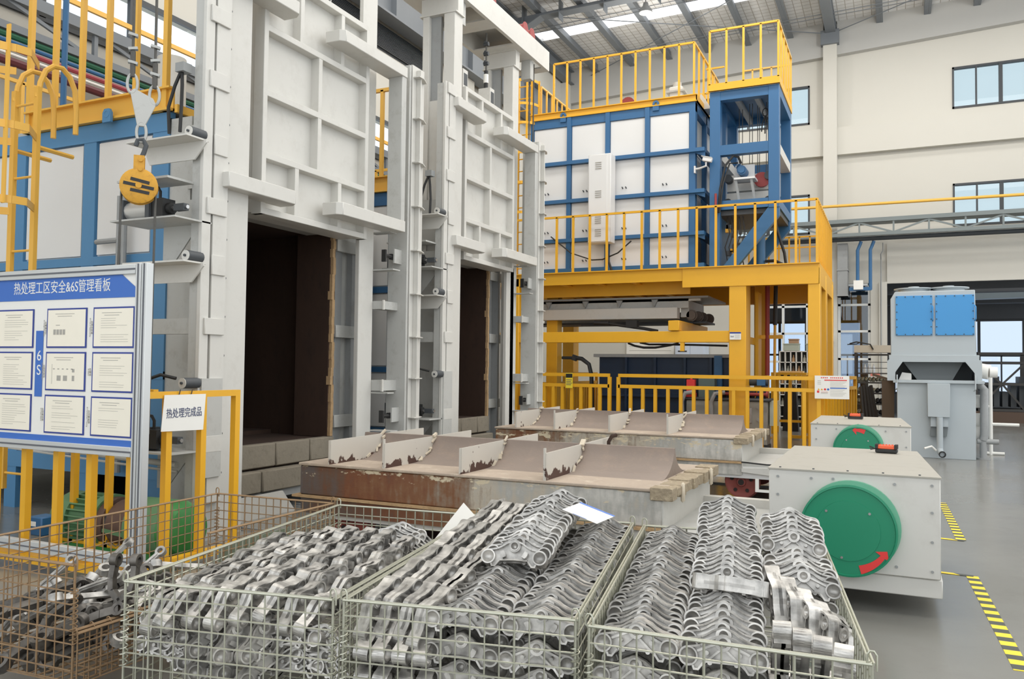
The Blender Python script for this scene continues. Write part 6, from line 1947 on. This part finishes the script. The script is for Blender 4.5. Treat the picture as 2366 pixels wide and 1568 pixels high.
# green motor and its blower behind the fence
gm = thing('green_motor', 'large green motor and blower lying on the floor behind the near fence', 'motor', (-5.9, 5.0, 0))
MY, MZ = 4.98, .235
def axial(x0, x1, prof_m, r0, r1, name, n=28):
    return MB().cyl((x0, MY, MZ), (x1, MY, MZ), r0, n, r1=r1).build(name, prof_m, gm)
axial(-6.72, -6.62, GREENM, .17, .22, 'end_bell')
axial(-6.62, -6.46, GREENM, .225, .225, 'fan_cover')
mb = MB().cyl((-6.46, MY, MZ), (-6.18, MY, MZ), .19, 28)
for k in range(26):
    a = 2*PI*k/26
    mb.bar((-6.46, MY+.205*math.cos(a), MZ+.205*math.sin(a)), (-6.18, MY+.205*math.cos(a), MZ+.205*math.sin(a)), .012, .045, (0, math.cos(a), math.sin(a)))
mb.build('finned_body', GREENM, gm)
axial(-6.18, -6.1, GREENM, .23, .23, 'flange')
cm = paint('coupling_brown', (98, 76, 66), 0.6, 0.2, var=0.2, scale=6)
axial(-6.1, -6.02, cm, .21, .21, 'coupling_disc')
axial(-6.02, -5.98, CHARC, .18, .18, 'coupling_gap')
axial(-5.98, -5.74, cm, .2, .2, 'coupling_drum')
axial(-5.74, -5.36, GREENM, .235, .24, 'blower_body')
axial(-5.36, -5.24, GREEN, .24, .2, 'blower_cap')
axial(-5.24, -5.2, GREEN, .2, .1, 'blower_nose')
B(-6.7, -5.4, MY-.18, MY+.18, 0, .05).build('base_frame', GREEN, gm)
for x in (-6.5, -6.15, -5.7):
    MB().prism([(-.16, 0), (.16, 0), (.08, .12), (-.08, .12)], (x, MY, .04), (0, 1, 0), (0, 0, 1), (.06, 0, 0)).build('foot', GREEN, gm)
tbx = B(-6.72, -6.55, MY-.36, MY-.2, .12, .28).build('terminal_box', BLUE, gm, bevel=0.01)
B(-6.7, -6.62, MY-.362, MY-.36, .2, .24).build('rating_plate', PAPER, tbx)
MB().bar((-6.0, MY-.2, .2), (-5.74, MY-.2, .18), .02, .03).build('guard_bar', GREENM, gm)
MB().tube([(-5.98+.018*k, MY-.19+.02*math.cos(k*1.57), .1+.02*math.sin(k*1.57)) for k in range(14)], .005, 4).build('coil_spring', CHROME, gm)
tag(MB().tube([(-6.25, 5.3, 1.05), (-6.2, 5.25, .8), (-6.1, 5.2, .6), (-5.95, 5.1, .48)], .022, 7).build('motor_cable', BLACK), 'thick black cable coming down to the green motor', 'cable')
tag(MB().cyl((-8.4, 5.45, .78), (-5.9, 5.45, .68), .028, 10).cyl((-8.4, 5.45, .72), (-5.9, 5.45, .62), .012, 6).build('floor_pipe', GREY), 'pale pipe running low along the furnace side behind the motor', 'pipe')
pb = MB().box(-6.75, -6.66, 5.55, 5.62, .88, 1.06)
tag(pb.build('push_button_box', REDD), 'small dull red button box on the furnace leg above the green motor', 'box')

# hook block on ropes
HOOKY = paint('worn_mustard', (204, 150, 44), 0.55, var=0.15, scale=9, dirt=0.7, dirt_rgb=(120, 78, 34))
hb = thing('hook_block', 'round yellow and black pulley block hanging from chain links and ropes', 'pulley block', (-5.82, 4.9, 2.9))
HX, HY, HZ = -5.824, 4.9, 3.1
hb.rotation_euler.z = math.radians(46)
for k, y in enumerate((HY-.05, HY+.03)):
    MB().lathe((HX, y, HZ), (0, -1 if k == 0 else 1, 0), [(.15, -.01), (.15, .006), (.13, .016), (.05, .02), (0, .02)], 32).build('cheek_plate', HOOKY, hb)
MB().cyl((HX, HY-.045, HZ), (HX, HY+.03, HZ), .135, 28).build('sheave', CHARC, hb)
for (dx, dz, l, a) in ((.01, .04, .15, -.2), (.0, -.002, .24, -.16), (.01, -.05, .15, -.15)):
    MB().cbox((HX+dx, HY-.071, HZ+dz), (l, .003, .027), Matrix.Rotation(-a, 3, 'Y')).build('black_stripe', BLACK, hb)
MB().cyl((HX, HY-.07, HZ), (HX, HY-.085, HZ), .025, 12).build('axle', HOOKY, hb)
MB().box(HX-.045, HX+.04, HY-.06, HY-.045, HZ+.1, HZ+.26).box(HX-.045, HX+.04, HY+.02, HY+.035, HZ+.1, HZ+.26).build('shackle_plate', HOOKY, hb)
for z in (.14, .22):
    MB().cyl((HX+.01, HY-.075, HZ+z), (HX+.01, HY+.05, HZ+z), .018, 10).build('bolt', HOOKY, hb)
def chain_ring(c, w, h, r, plane, name='chain_link', m=CHROME):
    pts = []
    for i in range(16):
        a = 2*PI*i/16
        u, v = w*math.cos(a), h*math.sin(a)
        v = max(-h*.8, min(h*.8, v*1.1)) if False else v
        pts.append((c[0]+(u if plane == 'x' else u*.3), c[1]+(0 if plane == 'x' else u), c[2]+v))
    return MB().tube(pts, r, 7, closed=True).build(name, m, hb)
CHL = paint('galvanised_chain', (168, 168, 164), 0.4, 0.6, var=0.1)
MB().tube([(HX, HY, HZ+.22), (HX+.03, HY, HZ+.3), (HX+.045, HY, HZ+.36), (HX+.02, HY, HZ+.41), (HX-.02, HY, HZ+.4), (HX-.035, HY, HZ+.35)], .02, 8).build('hook', CHARC, hb)
chain_ring((HX+.005, HY, HZ+.47), .038, .085, .013, 'x', m=CHL)
MB().prism([(-.03, 0), (.03, 0), (.115, .2), (.09, .25), (-.06, .32), (-.09, .29)], (HX, HY-.012, HZ+.52), (1, 0, 0), (0, 0, 1), (0, .024, 0)).build('spreader_plate', GREYD, hb, bevel=0.004)
for (dx, dz) in ((-.075, .88), (.1, .80)):
    chain_ring((HX+dx, HY, HZ+dz), .04, .085, .013, 'x', m=CHL)
for (x0, z0, x1) in ((HX-.075, HZ+.94, -5.91), (HX+.1, HZ+.86, -5.73)):
    MB().tube([(x0, HY, z0), (x0+(x1-x0)*.15, HY, z0+.25), (x1, HY, 7.0)], .013, 6).build('hoist_rope', ROPE, hb)
    MB().cyl((x0, HY, z0), (x0+(x1-x0)*.1, HY, z0+.22), .022, 7).build('rope_thimble', ROPE, hb)
    for k in range(3):
        z = z0+.12+k*.12
        MB().cbox((x0+(x1-x0)*.1*k, HY, z), (.075, .05, .022), Matrix.Rotation(.2*(-1)**k, 3, 'Y')).build('rope_clip', CHL, hb)
for (xa, xb, zb) in ((HX-.135, HX-.15, 2.0), (HX+.13, HX+.125, 1.0)):
    MB().cyl((xa, HY-.01, HZ-.04), (xb, HY-.01, zb), .011, 6).build('fall_rope', ROPE, hb)

# ================================================================== FLOOR TAPE
TAPE = striped('hazard_tape', (244, 214, 40), (62, 66, 60), 0.17, (0, 1, 0), 0.45)
TAPEX = striped('hazard_tape_across', (244, 214, 40), (62, 66, 60), 0.3, (1, .8, 0), 0.45)
def tape(pts, w, m):
    mb = MB()
    for a, b2 in zip(pts[:-1], pts[1:]):
        mb.bar(a, b2, w, .002)
    o = mb.build('hazard_tape', m)
    return o
tag(tape([(.55, 7.44, .0015), (.62, 5.2, .0015)], .085, TAPE), 'yellow and black floor tape running past the nearer drive box', 'floor tape')
tag(tape([(.0, 7.47, .0035), (.56, 7.42, .0035)], .05, TAPEX), 'short cross piece of yellow and black tape at the nearer drive box', 'floor tape')
tag(tape([(.53, 11.4, .0015), (.575, 8.95, .0015)], .085, TAPE), 'yellow and black floor tape between the two drive boxes', 'floor tape')
tag(tape([(.1, 9.0, .0035), (.6, 8.93, .0035)], .05, TAPEX), 'short cross piece of tape behind the nearer drive box', 'floor tape')
tag(tape([(-.1, 4.6, .0015), (.75, 4.35, .0015)], .06, TAPEX), 'yellow and black floor tape at the bottom edge beside the casting basket', 'floor tape')

# ================================================================== THINGS AT THE BACK
DKM = paint('dark_steel_rack', (66, 64, 62), 0.6, var=0.15)
rk = thing('parts_rack', 'dark steel rack of blackened parts under a pale concrete beam', 'rack', (-.4, 21, 0))
for x in (-.82, -.06):
    for y in (20.8, 21.5):
        B(x-.025, x+.025, y-.025, y+.025, 0, 2.05).build('upright', DKM, rk)
for z in (.35, .6, .86, 1.11, 1.36, 1.58, 2.02):
    B(-.85, -.03, 20.78, 21.52, z-.03, z).build('shelf', DKM, rk)
for z in (1.68, 1.82):
    B(-.85, -.03, 20.78, 20.8, z, z+.015).build('rail', DKM, rk)
rb = random.Random(9)
LUMP = paint('blackened_casting', (44, 44, 46), 0.5, 0.3, var=0.3, scale=10)
for zi, z in enumerate((.36, .61, .87, 1.12, 1.37)):
    for k in range(9):
        x = -.76+k*.08
        mb = MB().cbox((x, 20.95+rb.random()*.25, z+.05), (.09, .12, .07+.05*rb.random()), Matrix.Rotation(rb.uniform(-.5, .5), 3, 'Y')).cyl((x, 20.85, z+.04), (x+.03, 20.85, z+.1), .035, 8)
        o = mb.build('blackened_part', LUMP if z < 1.3 and k % 4 else GALVD)
        tag(o, '%s casting along the %s shelf up, rack under the concrete beam' % (nth(k), nth(zi)), 'part', 'castings on the rack shelves')
tag(B(-.85, .02, 20.75, 21.1, 2.05, 2.22).build('concrete_beam', paint('pale_concrete', (196, 190, 176), 0.85, bump=.2)), 'pale concrete beam lying on top of the dark rack', 'beam')
tag(MB().tube([(-.95, 20.8, 2.26), (-.8, 20.78, 2.3), (-.65, 20.77, 2.27), (-.5, 20.74, 2.24), (-.44, 20.73, 2.12)], .016, 5).tube([(-1.0, 20.8, 2.24), (-.8, 20.8, 2.25), (-.7, 20.8, 2.3)], .012, 5).build('cable_tangle', BLACK), 'black wires trailing over the pale concrete beam', 'wire')
for k in range(3):
    o = MB().lathe((-.62+.09*k, 20.95, 1.58), (0, 0, 1), [(.035, 0), (.035, .12), (.015, .16), (.015, .2), (0, .2)], 12).build('spray_bottle', paint('bottle_white', (226, 232, 236), 0.3))
    tag(o, '%s small white bottle on the upper shelf of the dark rack' % nth(k), 'bottle', 'bottles on the rack')
tag(B(-.5, -.3, 20.75, 20.77, 1.5, 1.56).build('red_label', paint('pink_label', (226, 140, 128), 0.6)), 'small pinkish label on the edge of the dark rack', 'label')
for k in range(5):
    x = -.66+k*.05
    o = MB().bar((x+.1+.03*k, 19.0, 0.02), (x, 19.25, 1.28+.03*(k % 3)), .045, .06).build('steel_bar', DKM)
    tag(o, '%s dark steel bar from the fence, leaning beside the fence corner' % nth(k), 'bar', 'dark bars leaning by the fence')
tag(MB().box(-.24, .0, 19.0, 19.3, 0, 1.43).prism([(-.42, 1.52), (.02, 1.38), (.02, 1.43), (-.42, 1.57)], (0, 18.98, 0), (1, 0, 0), (0, 0, 1), (0, .34, 0)).build('steel_stand', paint('brown_steel', (112, 96, 80), 0.55, 0.3, var=0.2, stretch=(1, 1, .2))), 'brown steel stand with sloping top left of the cooling tower', 'stand')

sf = thing('pigeonhole_shelf', 'white pigeonhole shelf of bottles seen between the platform columns', 'shelf', (-2.5, 24, 0))
B(-2.92, -1.75, 24.28, 24.3, 0, 2.15).build('back_panel', CHARC, sf)
for k in range(9):
    x = -2.92+k*1.17/8
    B(x-.012, x+.012, 24, 24.3, 0, 2.15).build('divider', PAPER, sf)
for k in range(8):
    z = .02+k*.304
    B(-2.92, -1.75, 24, 24.3, z-.012, z+.012).build('shelf_board', PAPER, sf)
for k in range(8):
    for j in range(5):
        if rb.random() < .7:
            x, z = -2.85+k*.146, .65+j*.304
            o = MB().lathe((x, 24.12, z-.015), (0, 0, 1), [(.04, 0), (.04, .1), (.018, .15), (.018, .2), (0, .2)], 10).build('bottle', paint('bottle_%d' % (k*5+j), ((190, 190, 180), (120, 92, 70), (200, 160, 120), (90, 96, 100))[(k+j) % 4], 0.4) if (k*5+j) < 4 else MATS['bottle_%d' % ((k+j) % 4)] if 'bottle_%d' % ((k+j) % 4) in MATS else PAPER)
            tag(o, 'small bottle, %s column, %s used row up, white pigeonhole shelf' % (nth(k), nth(j)), 'bottle', 'bottles in the pigeonholes')
def crate(label, x0, x1, y0, y1, z0, z1, m):
    t = thing('storage_box', label, 'box', ((x0+x1)/2, (y0+y1)/2, z0))
    B(x0, x1, y0, y1, z0, z1-.03).build('box_body', m, t, bevel=0.01)
    B(x0-.01, x1+.01, y0-.01, y1+.01, z1-.03, z1).build('lid', m, t)
    return t
crate('pale green box on the pigeonhole shelf with a carton on it', -2.82, -2.4, 24, 24.28, 2.164, 2.37, paint('pale_green_box', (178, 186, 172), 0.6))
crate('small pale green box at the end of the pigeonhole shelf', -2.22, -1.95, 24, 24.28, 2.164, 2.37, MATS['pale_green_box'])
crate('brown carton standing on the larger pale green box', -2.68, -2.42, 24.02, 24.25, 2.372, 2.5, paint('brown_carton', (170, 138, 110), 0.7))
yt = thing('yellow_table', 'yellow steel frame table behind the platform columns', 'table', (-2.4, 22, 0))
B(-2.85, -2.0, 21.7, 22.5, 1.5, 1.56).build('table_top', YEL, yt)
for x in (-2.8, -2.06):
    for y in (21.75, 22.42):
        B(x-.05, x+.05, y-.05, y+.05, 0, 1.5).build('leg', YEL, yt)
B(-2.8, -2.06, 21.72, 21.78, .3, .36).build('stretcher', YEL, yt)
for k in range(4):
    B(-2.7+k*.16, -2.62+k*.16, 21.7, 21.74, 1.36, 1.5).build('apron_tab', YEL, yt)
tag(B(-2.7, -2.1, 21.9, 22.3, 1.56, 1.6).build('wood_board', paint('pale_wood', (206, 186, 150), 0.7)), 'pale wooden board lying on the yellow frame table', 'board')
tag(MB().prism([(-.2, 0), (.2, 0), (.14, 1.1), (.05, 1.25), (-.1, 1.2), (-.16, .9)], (-2.5, 22.8, 0), (1, 0, 0), (0, 0, 1), (0, .35, 0)).build('covered_bin', LUMP), 'dark shrouded bin standing behind the yellow table', 'bin')
for rod_x, m, r in ((-2.62, REDD, .05), (-2.3, BLACK, .045)):
    pass
tag(MB().cyl((-2.52, 18.6, 1.5), (-2.52, 18.6, 3.6), .05, 10).build('red_pipe', REDD), 'dark red vertical pipe between the thick platform columns', 'pipe')
bh = thing('vertical_hose', 'black hose coupled to a yellow rod between the platform columns', 'hose', (-2.3, 18.6, 1.5))
MB().cyl((-2.36, 18.6, 2.6), (-2.34, 18.6, 3.62), .045, 10).build('hose', BLACK, bh)
MB().cyl((-2.37, 18.6, 1.4), (-2.36, 18.6, 2.6), .03, 10).build('rod', YELL, bh)
MB().bar((-2.75, 18.6, 2.34), (-2.2, 18.6, 2.34), .06, .08).build('clamp', YEL, bh)
tag(B(-2.72, -2.66, 18.2, 18.7, 1.4, 3.3).build('yellow_channel', YEL), 'tall yellow channel standing beside the dark red pipe', 'channel')

# white board and cabinets at the back wall, seen over the tank
wb = thing('wall_chart', 'pale printed chart board on the back wall above the tank', 'board', (-8.0, 27.95, 1.5))
B(-8.6, -6.9, 27.93, 27.97, 1.3, 2.6).build('board', PAPER, wb)
for k in range(7):
    B(-8.5, -7.0, 27.925, 27.93, 1.5+k*.15, 1.51+k*.15).build('print_line', PRINT, wb)
wc = thing('white_cabinet', 'pale blue white cabinet against the back wall right of the chart', 'cabinet', (-6.3, 27.5, 0))
B(-6.7, -5.7, 27.3, 27.95, 0, 2.5).build('cabinet_body', paint('bluish_white', (206, 216, 232), 0.5), wc)
B(-6.66, -6.22, 27.28, 27.3, .1, 2.45).build('door', MATS['bluish_white'], wc)
B(-6.18, -5.74, 27.28, 27.3, .1, 2.45).build('door', MATS['bluish_white'], wc)
B(-6.6, -6.3, 27.27, 27.28, 2.2, 2.24).build('handle', BLACK, wc)

hr2 = thing('steel_crate', 'dark steel lattice crate on the hall floor right of the cooling tower', 'crate', (3.1, 31, 0))
for x in (2.45, 3.9):
    for y in (31.0, 32.2):
        B(x-.05, x+.05, y-.05, y+.05, .35, 2.3).build('post', DKM, hr2)
for z in (.4, 1.25, 1.95, 2.25):
    B(2.4, 3.95, 30.95, 31.05, z-.04, z+.04).build('rail', DKM, hr2)
    B(2.4, 3.95, 32.15, 32.25, z-.04, z+.04).build('rail', DKM, hr2)
for a, b2 in (((2.5, .45), (3.2, 1.25)), ((3.2, 1.25), (3.85, 1.95)), ((3.2, 1.25), (3.8, .45)), ((2.5, 1.95), (3.2, 1.25))):
    MB().bar((a[0], 31.0, a[1]), (b2[0], 31.0, b2[1]), .05, .06).build('brace', DKM, hr2)
for k in range(6):
    B(2.5+k*.24, 2.66+k*.24, 31.2, 32.1, .5, 1.0+.25*(k % 3)).build('load_plate', CHARC, hr2)
B(2.3, 4.1, 30.9, 32.3, .0, .35).build('skid', paint('brown_skid', (92, 74, 62), 0.7), hr2)
tag(MB().cyl((1.72, 18.6, 0), (1.72, 18.6, 1.55), .035, 10).cyl((1.5, 18.6, .95), (1.72, 18.6, .95), .03, 8).cyl((1.72, 18.6, .6), (2.2, 18.6, .6), .03, 8).cyl((1.6, 18.6, .03), (1.95, 18.6, .03), .03, 8).build("plastic_pipe", PAPER), "thin white plastic pipe standing right of the cooling tower", "pipe")
